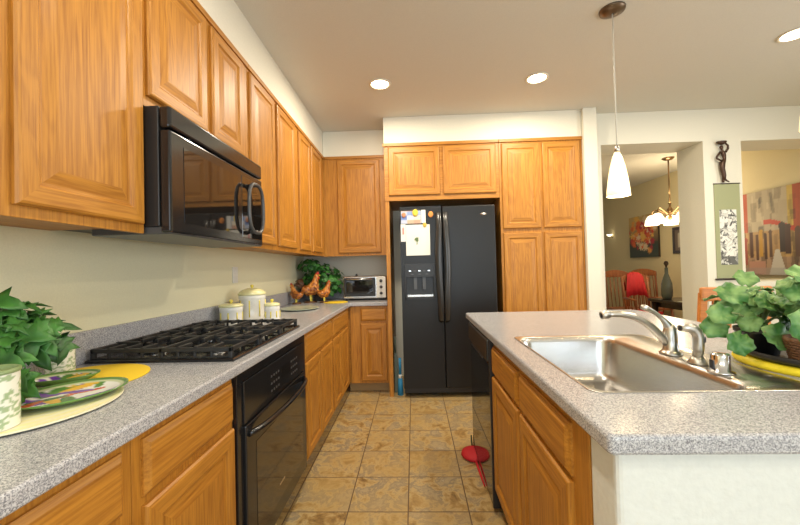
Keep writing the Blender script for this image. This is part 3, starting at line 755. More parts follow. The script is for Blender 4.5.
random.seed(5)
veg = [(random.uniform(-.75, .75), random.uniform(-.75, .75), random.uniform(0, PI), random.choice([(.55, .08, .04), (.16, .06, .35), (.10, .25, .05), (.75, .45, .06), (.55, .12, .04), (.08, .2, .05), (.2, .08, .4)])) for _ in range(24)]
def plate_col(a, b):
    r = math.hypot(a, b)
    if r > .93: return (.12, .25, .06)
    if r > .86: return (.55, .60, .35)
    for (x, y, t_, c) in veg:
        u = (a - x) * math.cos(t_) + (b - y) * math.sin(t_); v = -(a - x) * math.sin(t_) + (b - y) * math.cos(t_)
        if (u / .34) ** 2 + (v / .11) ** 2 < 1: return c
    return (.80, .80, .74)
def plate(x, y, z, r, sx, sy, rot, name, label, lift=.016):
    m = MB(); m.c = {}; seg, rings = 72, 30
    vs = []; cols = []
    for i in range(rings + 1):
        rr = max(i / rings, .001)
        for k in range(seg):
            a = 2 * PI * k / seg; px, py = r * rr * math.cos(a) * sx, r * rr * math.sin(a) * sy
            zz = .004 + (lift * max(0, (rr - .55) / .45) ** 1.6)
            vs.append((x + px * math.cos(rot) - py * math.sin(rot), y + px * math.sin(rot) + py * math.cos(rot), z + zz)); cols.append(plate_col(rr * math.cos(a), rr * math.sin(a)))
    n_ = len(vs)
    vs += [(p[0], p[1], max(p[2] - .0035, z)) for p in vs]; cols += [(.12, .25, .06)] * n_
    fs = []
    for i in range(rings):
        for k in range(seg):
            q = [i * seg + k, (i + 1) * seg + k, (i + 1) * seg + (k + 1) % seg, i * seg + (k + 1) % seg]
            fs.append(q); fs.append([n_ + e for e in q[::-1]])
    for k in range(seg): fs.append([rings * seg + k, n_ + rings * seg + k, n_ + rings * seg + (k + 1) % seg, rings * seg + (k + 1) % seg])
    m.add(vs, fs, 0, True)
    for i, c in enumerate(cols): m.c[i] = c
    return single(m, name, GLAZE, (x, y, z), label, 'plate')
plate(-.925, .935, ZT + .0095, .118, 1.12, .90, .95, 'decorated_plate', 'green-rimmed plate painted with vegetables lying on the pale yellow placemat')
t_pl2 = plate(-1.085, 1.085, ZT + .0055, .072, 1.25, .8, .5, 'decorated_plate', 'smaller green-rimmed dish on the golden yellow placemat', .02)

def cyl_pattern(x, y, r, h, label, name='patterned_candle_holder', z=ZT):
    t = thing(name, (x, y, z), label, 'candle holder', 'white leaf-patterned candle holders')
    m = MB(); m.c = {}; seg, rows = 64, 40
    rnd = random.Random(9); lf = [(rnd.uniform(0, 2 * PI), rnd.uniform(.05, .95), rnd.uniform(-1, 1)) for _ in range(170)]
    vs, cols = [], []
    for j in range(rows + 1):
        for k in range(seg):
            a = 2 * PI * k / seg; v = j / rows; c = (.80, .80, .68)
            for (la, lv, lt) in lf:
                da = (a - la + PI) % (2 * PI) - PI; dv = (v - lv) * h / r
                u = da * math.cos(lt) + dv * math.sin(lt); w_ = -da * math.sin(lt) + dv * math.cos(lt)
                if (u / .20) ** 2 + (w_ / .065) ** 2 < 1: c = (.36, .46, .26)
            vs.append((x + r * math.cos(a), y + r * math.sin(a), z + .002 + v * (h - .012))); cols.append(c)
    m.add(vs, [[j * seg + k, j * seg + (k + 1) % seg, (j + 1) * seg + (k + 1) % seg, (j + 1) * seg + k] for j in range(rows) for k in range(seg)], 0, True)
    for i, c in enumerate(cols): m.c[i] = c
    m.build('vessel', GLAZE, t)
    rim = MB().lathe([(r, 0), (r + .002, .002), (r + .002, .008), (r - .002, .010), (r - .006, .006), (r - .006, -h * .3), (0, -h * .3)], (x, y, z + h - .0105), 40).build('rim', plain('sage_green_glaze', (.25, .33, .14), .3), t)
    MB().lathe([(r - .001, 0), (r - .001, .0025), (0, .0025)], (x, y, z + .0002), 40).build('foot', WCER, t)
cyl_pattern(-.917, .752, .047, .128, 'white leaf-patterned candle holder at the left edge of the photo', z=ZT + .0095)
cyl_pattern(-1.175, 1.165, .038, .100, 'white leaf-patterned candle holder behind the ivy, beside the backsplash', z=ZT + .005) 

# ------------------------------------------------------------------ plants
def leaf_shape(kind):
    if kind == 'ivy':
        return [(0, 0), (.10, -.14), (.42, -.22), (.26, .10), (.56, .30), (.24, .42), (.20, .70), (0, 1.05), (-.20, .70), (-.24, .42), (-.56, .30), (-.26, .10), (-.42, -.22), (-.10, -.14)]
    if kind == 'geranium':
        pts = [(0, 0)]
        for k in range(21):
            a = -PI * .42 + k / 20 * PI * 1.84; r = .52 + .018 * math.cos(k * PI) + .045 * math.cos(k * PI / 2.0)
            pts.append((r * math.cos(a), .42 + r * math.sin(a)))
        return pts
    return [(0, 0), (.20, .06), (.36, .28), (.38, .52), (.22, .82), (0, 1.05), (-.22, .82), (-.38, .52), (-.36, .28), (-.20, .06)]
def foliage(pts, kind, mat, name, par, seed=1, sag=.35):
    """pts: (position, facing direction, tip direction, size)"""
    rnd = random.Random(seed); m = MB(); sh = leaf_shape(kind)
    for (p, nrm, tip, s_) in pts:
        p, nrm, tip = Vector(p), Vector(nrm).normalized(), Vector(tip)
        tip = (tip - nrm * tip.dot(nrm)).normalized(); sd = tip.cross(nrm)
        ph = rnd.uniform(0, 6); n_ = len(sh); cy0 = .42
        wav = .07 if kind == 'geranium' else .025
        def pt(a, b, rr, k):
            z = .24 * abs(a) - sag * b * b * .5 + wav * rr * math.sin(ph + k * (2.1 if kind == 'geranium' else 1.3))
            return p + sd * a * s_ + tip * b * s_ + nrm * s_ * z
        vs = [pt(0, cy0, 0, 0)]
        for k, (a, b) in enumerate(sh): vs.append(pt(a * .55, cy0 + (b - cy0) * .55, .4, k))
        for k, (a, b) in enumerate(sh): vs.append(pt(a, b, 1, k))
        fs = [[0, 1 + k, 1 + (k + 1) % n_] for k in range(n_)] + [[1 + k, 1 + n_ + k, 1 + n_ + (k + 1) % n_, 1 + (k + 1) % n_] for k in range(n_)]
        m.add(vs, fs, 0, True)
    o = m.build(name, mat, par)
    md = o.modifiers.new('thick', 'SOLIDIFY'); md.thickness = .0008
    return o
def bush(c, rad, n_, size, seed, low=-.2, bias=None):
    rnd = random.Random(seed); out = []
    for i in range(n_):
        while True:
            d = Vector((rnd.gauss(0, 1), rnd.gauss(0, 1), rnd.gauss(0, 1))).normalized()
            if d.z > low: break
        k = rnd.uniform(.55, 1.0)
        p = Vector((c[0] + d.x * rad[0] * k, c[1] + d.y * rad[1] * k, c[2] + d.z * rad[2] * k))
        nrm = (d + Vector((0, -.35, .55)) + Vector((rnd.uniform(-.5, .5), rnd.uniform(-.5, .5), rnd.uniform(-.3, .4)))).normalized()
        tip = d * .6 + Vector((rnd.uniform(-1, 1), rnd.uniform(-1, 1), rnd.uniform(-1.0, .3)))
        out.append((p, nrm, tip, size * rnd.uniform(.7, 1.2)))
    return out
def stems(pts, base, par, mat, r=.002, every=2):
    m = MB()
    for i, (p, a, b, s_) in enumerate(pts):
        if i % every: continue
        p = Vector(p); B = Vector(base); mid = B.lerp(p, .55) + Vector((0, 0, .03))
        m.tube(bez([B, mid, p], 5), r, 5)
    m.build('stem', mat, par)
STEMG = plain('green_stem', (.10, .16, .05), .5)
# ivy at the left
t = thing('potted_ivy', (-1.065, .925, ZT + .0095), 'green potted ivy on the pale yellow placemat at far left', 'plant')
MB().lathe([(.040, 0), (.052, .055), (.055, .06), (.050, .062), (.048, .055), (0, .054)], (-1.085, .93, ZT + .0095), 28).build('pot', POT, t)
pts = bush((-1.075, .93, 1.075), (.12, .09, .11), 70, .060, 21) + bush((-1.02, .86, 1.02), (.075, .04, .085), 30, .052, 22, low=-.9) + [((-.97, .86, .985), (.1, -.8, .6), (.8, 0, -.5), .06), ((-.96, .84, 1.02), (.1, -.9, .5), (.6, 0, -.8), .06), ((-1.0, .85, .99), (.0, -.8, .6), (-.2, 0, -1), .055), ((-.99, .83, 1.06), (.1, -.8, .6), (.9, 0, -.3), .065)]
pts += [((-1.13, .86, 1.175), (.1, -.5, .8), (.3, 0, -.1), .075), ((-1.10, .90, 1.19), (.2, -.6, .7), (1, .1, -.1), .085), ((-1.16, .84, 1.165), (.3, -.7, .5), (-.5, 0, -.6), .075),
        ((-1.07, .92, 1.165), (.2, -.5, .7), (1, 0, -.5), .06), ((-.98, .90, 1.07), (.2, -.9, .3), (.5, 0, -.7), .075), ((-.99, .88, 1.10), (.2, -.7, .6), (1, 0, .1), .07), ((-1.03, .86, 1.02), (0, -.9, .4), (.2, 0, -1), .065),
        ((-1.01, .87, .97), (.1, -.9, .5), (.8, 0, -.6), .05), ((-1.05, .88, 1.10), (0, -.8, .5), (.7, 0, -.3), .075)]
foliage(pts, 'ivy', LEAFD, 'foliage', t, 3)
stems(pts, (-1.085, .93, .97), t, STEMG, .0018)
# bushy plant in the far corner
t = thing('bushy_plant', (-1.09, 3.93, ZT), 'leafy green plant behind the rooster figurines in the back corner', 'plant')
MB().lathe([(.05, 0), (.065, .10), (.068, .105), (.062, .106), (.058, .095), (0, .094)], (-1.03, 3.93, ZT), 24).build('pot', POT, t)
pts = bush((-1.005, 3.97, 1.13), (.235, .15, .19), 300, .060, 33, low=-.75)
pts += bush((-1.13, 3.93, 1.30), (.11, .10, .075), 80, .055, 35, low=-.6)
pts = [q for q in pts if q[0][0] < -.80 or q[0][1] < 3.70 or q[0][2] > 1.18]
foliage(pts, 'plain', LEAFB, 'foliage', t, 5)
stems(pts, (-1.03, 3.93, 1.0), t, STEMG, .002, 6)

# geraniums on the island
ZM = ZT + .0005
m = MB()
t = thing('placemat', (1.25, 1.16, ZT), 'bright yellow thick round placemat on the island under the black tray', 'placemat')
MB().lathe([(.210, .0), (.215, .008), (.211, .018), (.19, .022), (0, .022)], (1.25, 1.16, ZT + .0005), 56, sy=1.0).build('mat', YEL, t)
ZP = ZT + .023
t = thing('plant_tray', (1.25, 1.15, ZP), 'black shallow tray carrying the plant pots on the yellow placemat', 'tray')
m = MB(); m.lathe([(.0, 0), (.185, 0), (.200, .008), (.203, .022), (.198, .024), (.192, .012), (.18, .008), (0, .007)], (1.25, 1.15, ZP), 48); m.build('dish', BPLAST, t)
def potplant(x, y, rb, rt_, h, potm, pname, label, pts, seed, kind='geranium'):
    z = ZP + .0085
    t = thing(pname, (x, y, z), label, 'plant')
    MB().lathe([(rb, 0), (rt_, h), (rt_ + .004, h + .002), (rt_ + .004, h - .012), (rt_ + .002, h - .014), (rt_ - .004, h - .002), (rt_ - .010, h - .012), (0, h - .012)][:1] + [(rt_, h - .014), (rt_ + .004, h - .012), (rt_ + .004, h), (rt_ - .003, h + .001), (rt_ - .008, h - .012), (0, h - .012)], (x, y, z), 32).build('basket' if potm is WICK else 'pot', potm, t)
    if potm is WICK:
        rows = 9; mw = MB()
        for q in range(rows):
            k = (q + .5) / rows; rr = rb + (rt_ - rb) * k + .001
            ch = [(x + rr * math.cos(2 * PI * a / 48) * (1 + .03 * (-1) ** (a + q)), y + rr * math.sin(2 * PI * a / 48) * (1 + .03 * (-1) ** (a + q)), z + h * .94 * k) for a in range(49)]
            mw.tube(ch, .0042, 6, caps=False)
        mw.build('weave', WICK, t)
    foliage(pts, kind, LEAFL, 'foliage', t, seed, .25)
    stems(pts, (x, y, z + h - .015), t, plain('pale_green_stem', (.30, .36, .15), .5), .0026, 2)
def shift(pts, dx, dy, dz=0): return [(Vector(p) + Vector((dx, dy, dz)), a_, b_, s_) for p, a_, b_, s_ in pts]
pl = bush((1.165, 1.29, 1.075), (.105, .10, .085), 50, .060, 42, low=-.5)
pl += [((1.03, 1.22, 1.085), (-.2, -.8, .6), (-1, 0, -.1), .07), ((1.04, 1.20, 1.02), (-.1, -.9, .35), (-.5, 0, -.9), .07), ((1.09, 1.18, 1.03), (.0, -.85, .5), (.6, 0, -.4), .085), ((1.06, 1.22, 1.12), (-.2, -.8, .6), (-.3, 0, .6), .08), ((1.02, 1.24, 1.045), (-.3, -.8, .5), (-.8, 0, -.2), .07), ((1.09, 1.24, 1.17), (-.3, -.8, .5), (.2, 0, .8), .06)]
potplant(1.11, 1.22, .045, .060, .080, POT, 'potted_geranium', 'round-leaved green plant in a black pot, left of the wicker basket', shift(pl, -.035, -.04, -.005), 8)
pl = bush((1.235, 1.11, 1.13), (.11, .085, .085), 50, .066, 52, low=-.5)
pl += [((1.11, 1.05, 1.10), (-.1, -.95, .3), (-.2, 0, -.5), .09), ((1.165, 1.02, 1.02), (-.1, -.9, .3), (.1, 0, -.8), .08), ((1.14, 1.06, 1.18), (-.1, -.7, .6), (-.3, 0, .7), .07)]
potplant(1.135, 1.065, .056, .070, .074, WICK, 'basket_plant', 'round-leaved green plant in a brown wicker basket at the right edge', shift(pl, -.055, -.035), 9)

# ------------------------------------------------------------------ roosters, dish, mat in the corner
def rooster(x, y, s_, face, label):
    t = thing('rooster_figurine', (x, y, ZT + .0), label, 'figurine', 'orange rooster figurines')
    f_ = face
    def P(a, b, c=0): return (x + f_ * a * s_ * .78, y + c * s_, ZT + .003 + b * s_)
    m = MB(); m.tube([P(-.42, .50), P(-.30, .46), P(-.10, .40), P(.08, .44), P(.18, .56), P(.22, .70), P(.26, .84), P(.30, .92), P(.36, .95)], [.04 * s_, .13 * s_, .20 * s_, .22 * s_, .19 * s_, .12 * s_, .085 * s_, .075 * s_, .03 * s_], 14)
    for sd in (-1, 1): m.tube([P(.05, .46, .17 * sd), P(-.12, .42, .21 * sd), P(-.30, .36, .15 * sd)], [.10 * s_, .11 * s_, .02 * s_], 10, sx=.5)
    m.build('body', ROOST, t)
    m = MB()
    for k in range(6):
        a = .25 + k * .26
        m.tube([P(-.32, .50, (k % 3 - 1) * .05), P(-.42 - .16 * math.cos(a), .55 + .26 * math.sin(a), (k % 3 - 1) * .07), P(-.50 - .26 * math.cos(a), .50 + .26 * math.sin(a), (k % 3 - 1) * .09)], [.05 * s_, .045 * s_, .012 * s_], 8, sx=.5)
    m.build('tail', ROOSTD if s_ > .22 else ROOST, t)
    m = MB()
    for (a, b) in ((.27, .98), (.32, 1.02), (.37, 1.01)): m.tube([P(a, b - .07), P(a, b + .03)], [.03 * s_, .012 * s_], 6, sx=.5)
    m.tube([P(.38, .88), P(.385, .79)], [.025 * s_, .03 * s_], 6)
    m.build('comb', COMB, t)
    MB().tube([P(.39, .93), P(.47, .91)], [.028 * s_, .004 * s_], 8).build('beak', YCER, t)
    for sd in (-1, 1):
        MB().tube([P(.02, .26, .07 * sd), P(.03, .03, .07 * sd), P(.10, .012, .07 * sd)], [.035 * s_, .022 * s_, .018 * s_], 8).build('leg', YCER, t)
    MB().lathe([(.22 * s_, -.003), (.22 * s_, .006), (.19 * s_, .012), (0, .012)], (x, y, ZT + .0031), 20).build('base', ROOSTD, t)
rooster(-1.175, 3.60, .20, -1, 'leftmost and smallest orange rooster figurine in the back corner')
rooster(-1.075, 3.74, .30, 1, 'tallest orange rooster figurine, in the middle of the three')
rooster(-.925, 3.70, .215, 1, 'rightmost orange rooster figurine, next to the yellow mat')
m = MB(); m.lathe([(0, 0), (.12, 0), (.185, .010), (.19, .014), (.184, .014), (.12, .006), (0, .005)], (-.985, 3.10, ZT + .0005), 40, sx=.85, sy=1.0)
single(m, 'glass_platter', DISH, (-.985, 3.10, ZT), 'pale green shallow platter on the worktop in front of the roosters', 'platter')
m = MB().lathe([(.12, 0), (.123, .004), (.118, .007), (0, .007)], (-.80, 3.68, ZT + .0005), 36, sx=1)
single(m, 'round_placemat', YMAT, (-.80, 3.68, ZT), 'small golden yellow mat beside the rightmost rooster, near the toaster oven', 'placemat')

# ------------------------------------------------------------------ red thing on the floor
t = thing('fabric_toy', (.32, 2.35, 0), 'red oval cloth toy with dark knob and trailing strap on the floor by the dishwasher', 'toy')
m = MB(); m.lathe([(.0, .003), (.078, .003), (.090, .012), (.086, .028), (.060, .040), (0, .046)], (.372, 2.42, 0), 40, sx=1.0, sy=1.05)
m.v = [(min(x, .3736), y, z) for x, y, z in m.v]
m.build('cushion', RED, t)
MB().tube([(.368, 2.50, .020), (.3675, 2.53, .05), (.368, 2.54, .085)], [.005, .006, .005], 10).build('knob', DKGREEN, t)
MB().tube([(.365, 2.34, .012), (.3655, 2.27, .012), (.3665, 2.17, .012), (.369, 2.08, .010)], [.008, .008, .007, .004], 10, sx=1).build('strap', RED, t)

# ------------------------------------------------------------------ wall statue and scroll on the partition
t = thing('wall_figure', (2.99, YW - .03, 2.0), 'dark bronze figure of a woman carrying a basket, hung above the scroll', 'sculpture')
yw = YW - .035
def S(u, v, dy=0):    # figure units: u across, v height 0..1
    return (3.022 + u * .46, yw + dy, 2.000 + v * .405)
m = MB()
m.tube([S(-.01, .05), S(.0, .15), S(-.03, .32), S(-.03, .44), S(.0, .50), S(.02, .56), S(.01, .64), S(-.01, .72), S(-.015, .755), S(-.025, .79), S(-.035, .83), S(-.035, .875)],
       [.016, .018, .021, .025, .020, .014, .018, .019, .008, .011, .016, .010], 12)
m.tube([S(.05, .72), S(.10, .80), S(.10, .87), S(.04, .945)], [.012, .010, .009, .007], 8)
m.tube([S(-.06, .72), S(-.13, .62), S(-.135, .57), S(-.04, .51)], [.011, .010, .009, .007], 8)
m.tube([S(.0, .08), S(.05, .03), S(.10, .0)], [.011, .008, .005], 8)
m.tube([S(-.02, .06), S(-.02, -.01)], [.014, .008], 8)
m.build('body', BRONZE, t)
m = MB(); m.lathe([(.012, 0), (.038, .012), (.048, .028), (.044, .034), (.0, .038)], (3.010, yw, 2.362), 16, sy=.6); m.build('basket', BRONZE, t)
MB().tube([(3.012, yw + .005, 2.20), (3.012, YW - .001, 2.20)], .006, 8).build('hanger', BRONZE, t)

ink = random.Random(4); blobs = [(ink.random(), ink.random(), ink.uniform(.03, .10), ink.uniform(.02, .06), ink.uniform(0, PI)) for _ in range(120)]
def ink_col(a, b):
    for (x, y, r1, r2, t_) in blobs:
        da, db = a - x, (b - y) * 2.6; u = da * math.cos(t_) + db * math.sin(t_); v = -da * math.sin(t_) + db * math.cos(t_)
        if (u / (r1 * 2.2)) ** 2 + (v / r2) ** 2 < 1: return (.09, .09, .08) if (x * 10) % 1 > .6 else ((.30, .30, .27) if (x * 10) % 1 > .3 else (.62, .62, .56))
    if b < .16: return (.12, .12, .11)
    return (.80, .79, .72)
t = thing('hanging_scroll', (3.07, YW, 1.05), 'narrow olive green hanging scroll with a black ink painting between the openings', 'scroll')
bx(2.945, 3.185, YW - .008, YW - .003, 1.07, 1.985).build('silk_backing', SCROLLG, t)
m = MB(); m.grid((2.985, YW - .0095, 1.20), (.16, 0, 0), (0, 0, .535), 36, 100, ink_col); m.box(2.985, 3.145, YW - .0094, YW - .008, 1.20, 1.735, 1); m.build('ink_painting', [PAINT, PAPER], t)
MB().tube([(2.925, YW - .014, 1.06), (3.205, YW - .014, 1.06)], .0095, 10).build('roller', FRAMEB, t)
MB().tube([(2.940, YW - .008, 1.99), (3.190, YW - .008, 1.99)], .005, 8).build('top_rod', FRAMEB, t)

# ------------------------------------------------------------------ ceiling lights
def can(x, y, label, lit=True):
    t = thing('recessed_ceiling_light', (x, y, ZC), label, 'ceiling light', 'recessed ceiling lights')
    m = MB(); m.lathe([(.072, -.001), (.088, -.001), (.088, -.005), (.080, -.008), (.070, -.006), (.070, -.001)], (x, y, ZC), 36); m.build('trim_ring', CANW, t)
    MB().lathe([(.069, -.004), (.0, -.0045)], (x, y, ZC), 32).build('lamp', BULB, t)
    lamp('recessed_or_fill_light', 'AREA', (x, y, ZC - .012), 25, (1.0, .89, .70), (0, 0, 0), .13, shape='DISK')
    return t
can(*CAN_XY[0], 'lit recessed ceiling light left of centre, in front of the refrigerator')
can(*CAN_XY[1], 'lit recessed ceiling light between the refrigerator and the hanging pendant')
can(*CAN_XY[2], 'lit recessed ceiling light at the top right edge of the photo')
for (x, y) in FILL_XY:
    lamp('recessed_or_fill_light', 'AREA', (x, y, ZC - .012), 13, (1.0, .90, .74), (0, 0, 0), .13, shape='DISK')  # fill lamps added overhead out of view, to brighten the room

def pendant(x, y, label):
    t = thing('pendant_lamp', (x, y, 1.63), label, 'pendant lamp', 'cone pendant lamps over the island')
    MB().lathe([(.0, -.026), (.035, -.024), (.068, -.010), (.070, -.001)], (x, y, ZC), 32).build('canopy', BRONZE if False else plain('aged_bronze', (.16, .11, .07), .35, .8), t)
    MB().tube([(x, y, 1.93), (x, y, ZC - .02)], .0035, 8).build('cord', CORDM, t)
    MB().lathe([(.014, 0), (.014, .03), (.006, .045)], (x, y, 1.885), 16).build('socket', NICKEL, t)
    m = MB(); m.lathe([(.062, 0), (.060, .03), (.052, .10), (.040, .17), (.026, .225), (.014, .255), (.012, .255), (.024, .222), (.038, .168), (.050, .10), (.057, .03), (.059, .001)], (x, y, 1.632), 36, closed=True)
    m.build('lamp_shade', SHADE, t)
    lamp('pendant_bulb', 'POINT', (x, y, 1.66), 3, WARM, soft=.03)
pendant(1.20, 2.15, 'lit cone-shaped white glass pendant lamp hanging over the far end of the island')
pendant(1.225, 1.10, 'second cone pendant lamp barely entering the picture at the right edge')

# ------------------------------------------------------------------ dining room
t = thing('chandelier', (3.68, 5.32, ZC), 'lit brass chandelier with white glass shades in the dining room', 'chandelier')
BR = plain('antique_brass', (.30, .19, .09), .3, .9)
cx, cyy = 3.68, 5.32
MB().lathe([(.0, -.03), (.05, -.028), (.075, -.01), (.078, -.001)], (cx, cyy, ZC), 24).build('canopy', BR, t)
MB().tube([(cx, cyy, 2.02), (cx, cyy, ZC - .02)], .009, 8).build('rod', BR, t)
MB().lathe([(0, -.13), (.02, -.12), (.03, -.09), (.015, -.05), (.035, 0), (.04, .03), (.015, .06), (.012, .10), (.025, .12), (0, .14)], (cx, cyy, 1.96), 20).build('hub', BR, t)
for k in range(5):
    a = 2 * PI * k / 5 + 3.45; c, s_ = math.cos(a), math.sin(a); R = .235
    q = [(cx + c * d, cyy + s_ * d, z) for d, z in ((.02, 1.94), (.09, 1.90), (.16, 2.06), (R, 2.02), (R, 1.93))]
    ar = MB().tube(bez(q, 14), .008, 8).build('arm', BR, t)
    sx_, sy2 = cx + c * R, cyy + s_ * R
    MB().lathe([(.090, -.015), (.086, .02), (.074, .07), (.05, .115), (.028, .130), (.026, .128), (.046, .112), (.070, .068), (.082, .02), (.086, -.014)], (sx_, sy2, 1.80), 24, closed=True).build('glass_shade', SHADEC, ar)
    MB().lathe([(.03, 0), (.028, .02), (.01, .03)], (sx_, sy2, 1.916), 14).build('fitter', BR, ar)
lamp('chandelier_light', 'POINT', (cx, cyy, 1.78), 27, WARM, soft=.2)
lamp('chandelier_uplight', 'POINT', (cx, cyy, 2.2), 14, WARM, soft=.1)

t = thing('wall_sconce', (XR, 8.05, 1.85), 'small lit wall sconce on the dining room wall, left of the floral painting', 'sconce')
MB().lathe([(.02, 0), (.04, .015), (.062, .045), (.058, .046), (.036, .02), (0, .008)], (XR - .07, 8.05, 1.82), 20).build('bowl', SHADEC, t)
MB().tube([(XR - .07, 8.05, 1.83), (XR - .002, 8.05, 1.80)], .012, 8).build('bracket', BR, t)

# paintings: on the right wall of the dining room, facing -x
def wall_pic(y_near, y_far, z0, z1, fn, nu, nv, name, label, frame=0, deep=.035, cat='painting'):
    t = thing(name, (XR, y_far, z0), label, cat)
    x = XR - .003
    m = MB(); m.grid((x - deep, y_far, z0), (0, y_near - y_far, 0), (0, 0, z1 - z0), nu, nv, fn); m.build('canvas', PAINT, t)
    m = MB(); m.box(x - deep + .001, x, y_near, y_far, z0, z1); m.build('stretcher', FRAMEB, t)
    if frame:
        m = MB(); f_ = frame
        m.box(x - deep - .012, x, y_near - f_, y_far + f_, z1, z1 + f_); m.box(x - deep - .012, x, y_near - f_, y_far + f_, z0 - f_, z0)
        m.box(x - deep - .012, x, y_near - f_, y_near, z0, z1); m.box(x - deep - .012, x, y_far, y_far + f_, z0, z1)
        m.build('frame', FRAMEB, t, bevel=.004)
rp = random.Random(17)
flow = [(rp.gauss(.5, .20), rp.gauss(.56, .17), rp.uniform(.03, .09), rp.choice([(.55, .04, .02), (.65, .12, .02), (.75, .45, .08), (.70, .55, .35), (.40, .02, .03), (.72, .30, .05)])) for _ in range(90)]
def floral(a, b):
    c = (.035, .05, .03) if b < .35 else (.42, .30, .10)
    if b > .35: 
        k = min(1, (b - .35) * 2); c = (.10 + .42 * k, .06 + .30 * k, .03 + .10 * k)
    for (x, y, r, cc) in flow:
        if math.hypot(a - x, b - y) < r * (1 + .3 * math.sin(9 * math.atan2(b - y, a - x))): c = cc
    return c
wall_pic(6.54, 7.38, 1.335, 2.12, floral, 50, 50, 'floral_painting', 'unframed painting of red and yellow flowers on the dining room wall')
rq = random.Random(23)
strk = [(rq.random(), rq.random(), rq.uniform(.01, .04), rq.uniform(.06, .25), rq.uniform(-.12, .12)) for _ in range(150)]
def crowd(a, b):
    # a: 0 at the far (left in view) edge, 1 near; b: height
    if b > .52:
        if a < .26: c = (.48, .09, .04)
        elif a < .72: c = (.48, .40, .27)
        elif a < .78: c = (.62, .44, .10)
        else: c = (.42, .08, .03)
    elif b > .20: c = (.52, .33, .12) if a > .62 else (.46, .28, .12)
    else: c = (.40, .26, .16)
    for i, (x, y, w_, h_, sl) in enumerate(strk):
        if abs(a - x - (b - y) * sl) < w_ and abs(b - y) < h_ * .5:
            k = .55 + .7 * ((i * 37) % 10) / 10; c = tuple(q * k for q in c)
    yl = .50 + .10 * math.sin(a * 5.2 - .8)
    if 0 < b - yl < .055 and .45 < a < .98: c = (.55, .05, .02)
    for (x, w_, top, cc) in ((.30, .018, .50, (.08, .03, .02)), (.37, .015, .47, (.10, .04, .02)), (.42, .02, .52, (.55, .30, .04)), (.47, .014, .48, (.07, .03, .02)), (.53, .02, .50, (.10, .05, .03)), (.66, .035, .56, (.035, .02, .02)), (.72, .03, .54, (.06, .025, .02)), (.82, .03, .5, (.12, .06, .04)), (.22, .03, .42, (.35, .08, .06))):
        if abs(a - x) < w_ and b < top and b > top - .30: c = cc
        if math.hypot(a - x, (b - top) * .9) < w_ * 1.1: c = cc
    if b < .30 and abs(a - .60) < .02 + (.30 - b) * .26: c = (.62, .58, .50)
    if b < .16 and abs(a - .36) < .1: c = (.50, .26, .18)
    if b < .08: c = tuple(.6 * q + .12 for q in c)
    return tuple(q * .8 for q in c)
wall_pic(3.98 + .04, 5.10, 1.055, 2.085, crowd, 120, 90, 'street_scene_painting', 'large abstract painting with a crowd of figures in red, gold and grey', deep=.04)
wall_pic(5.72, 6.15, 1.42, 1.76, lambda a, b: (.40, .36, .28) if abs(a - .5) < .32 and abs(b - .5) < .36 else (.12, .09, .07), 16, 16, 'framed_picture', 'small dark-framed picture beside the floral painting', .045, .02, 'picture')

def dining_chair(x, y, rz, label, scale=1.0, h=1.10, wood=CHW, name='dining_chair', group=None, arm=False, spind=6):
    """local: faces -y, back at +y"""
    t = thing(name, (x, y, 0), label, 'chair', group, rz); s_ = .21 * scale
    def L(mb, nm, mt, bev=0): return mb.build(nm, mt, t, bevel=bev, local=True)
    m = MB(); m.prism(rrect(-s_, s_, -.20, .20, (.05, .05, .04, .04), 4), .44, .468); L(m, 'seat', wood, .006)
    for (a, b) in ((-1, -1), (1, -1), (-1, 1), (1, 1)):
        L(MB().tube([(a * (s_ - .03), b * .16, .44), (a * (s_ - .01), b * .19, .22), (a * (s_ + .005), b * .21, 0)], [.017, .022, .014], 8), 'leg', wood)
    m = MB(); m.tube([(-s_, 0, .2), (s_, 0, .2)], .010, 6); L(m, 'stretcher', wood)
    for a in (-1, 1):
        L(MB().tube([(a * (s_ - .025), .185, .468), (a * (s_ - .015), .215, .75), (a * (s_ - .01), .25, h - .06)], [.016, .018, .013], 8), 'back_post', wood)
    for i in range(spind):
        u = -s_ + .06 + (2 * s_ - .12) * i / (spind - 1)
        L(MB().tube([(u, .185, .468), (u, .215, .75), (u, .245, h - .08)], [.007, .011, .007], 6), 'spindle', wood)
    m = MB(); n_ = 12; vs = []; 
    for i in range(n_ + 1):
        u = -s_ - .01 + (2 * s_ + .02) * i / n_; q = 1 - (2 * i / n_ - 1) ** 2
        for (dy, dz) in ((.235, -.13), (.262, -.13), (.266, -.055 + .055 * q), (.239, -.055 + .055 * q)): vs.append((u, dy + .02 * q, h + dz))
    fs = [[i * 4 + k, i * 4 + (k + 1) % 4, (i + 1) * 4 + (k + 1) % 4, (i + 1) * 4 + k] for i in range(n_) for k in range(4)] + [[3, 2, 1, 0], [n_ * 4 + k for k in range(4)]]
    m.add(vs, fs); L(m, 'crest_rail', wood, .004)
    if arm:
        for a in (-1, 1):
            L(MB().tube([(a * s_, .21, .70), (a * (s_ + .02), 0, .70), (a * (s_ + .015), -.14, .69)], [.013, .018, .016], 8), 'armrest', wood)
            L(MB().tube([(a * (s_ + .012), -.12, .69), (a * (s_ - .02), -.10, .468)], .010, 6), 'arm_post', wood)
    return t
G = 'spindle-back dining chairs'
dining_chair(3.60, 6.40, 0, 'leftmost wooden spindle-back chair against the far side of the dining table', 1.05, 1.12, group=G)
dining_chair(4.09, 6.40, 0, 'wooden spindle-back chair behind the glass bottle, below the floral painting', 1.05, 1.13, group=G)
dining_chair(3.44, 5.56, 0, 'wooden armchair with red cloth over its back at the dining table', .95, 1.07, group=G, arm=True)
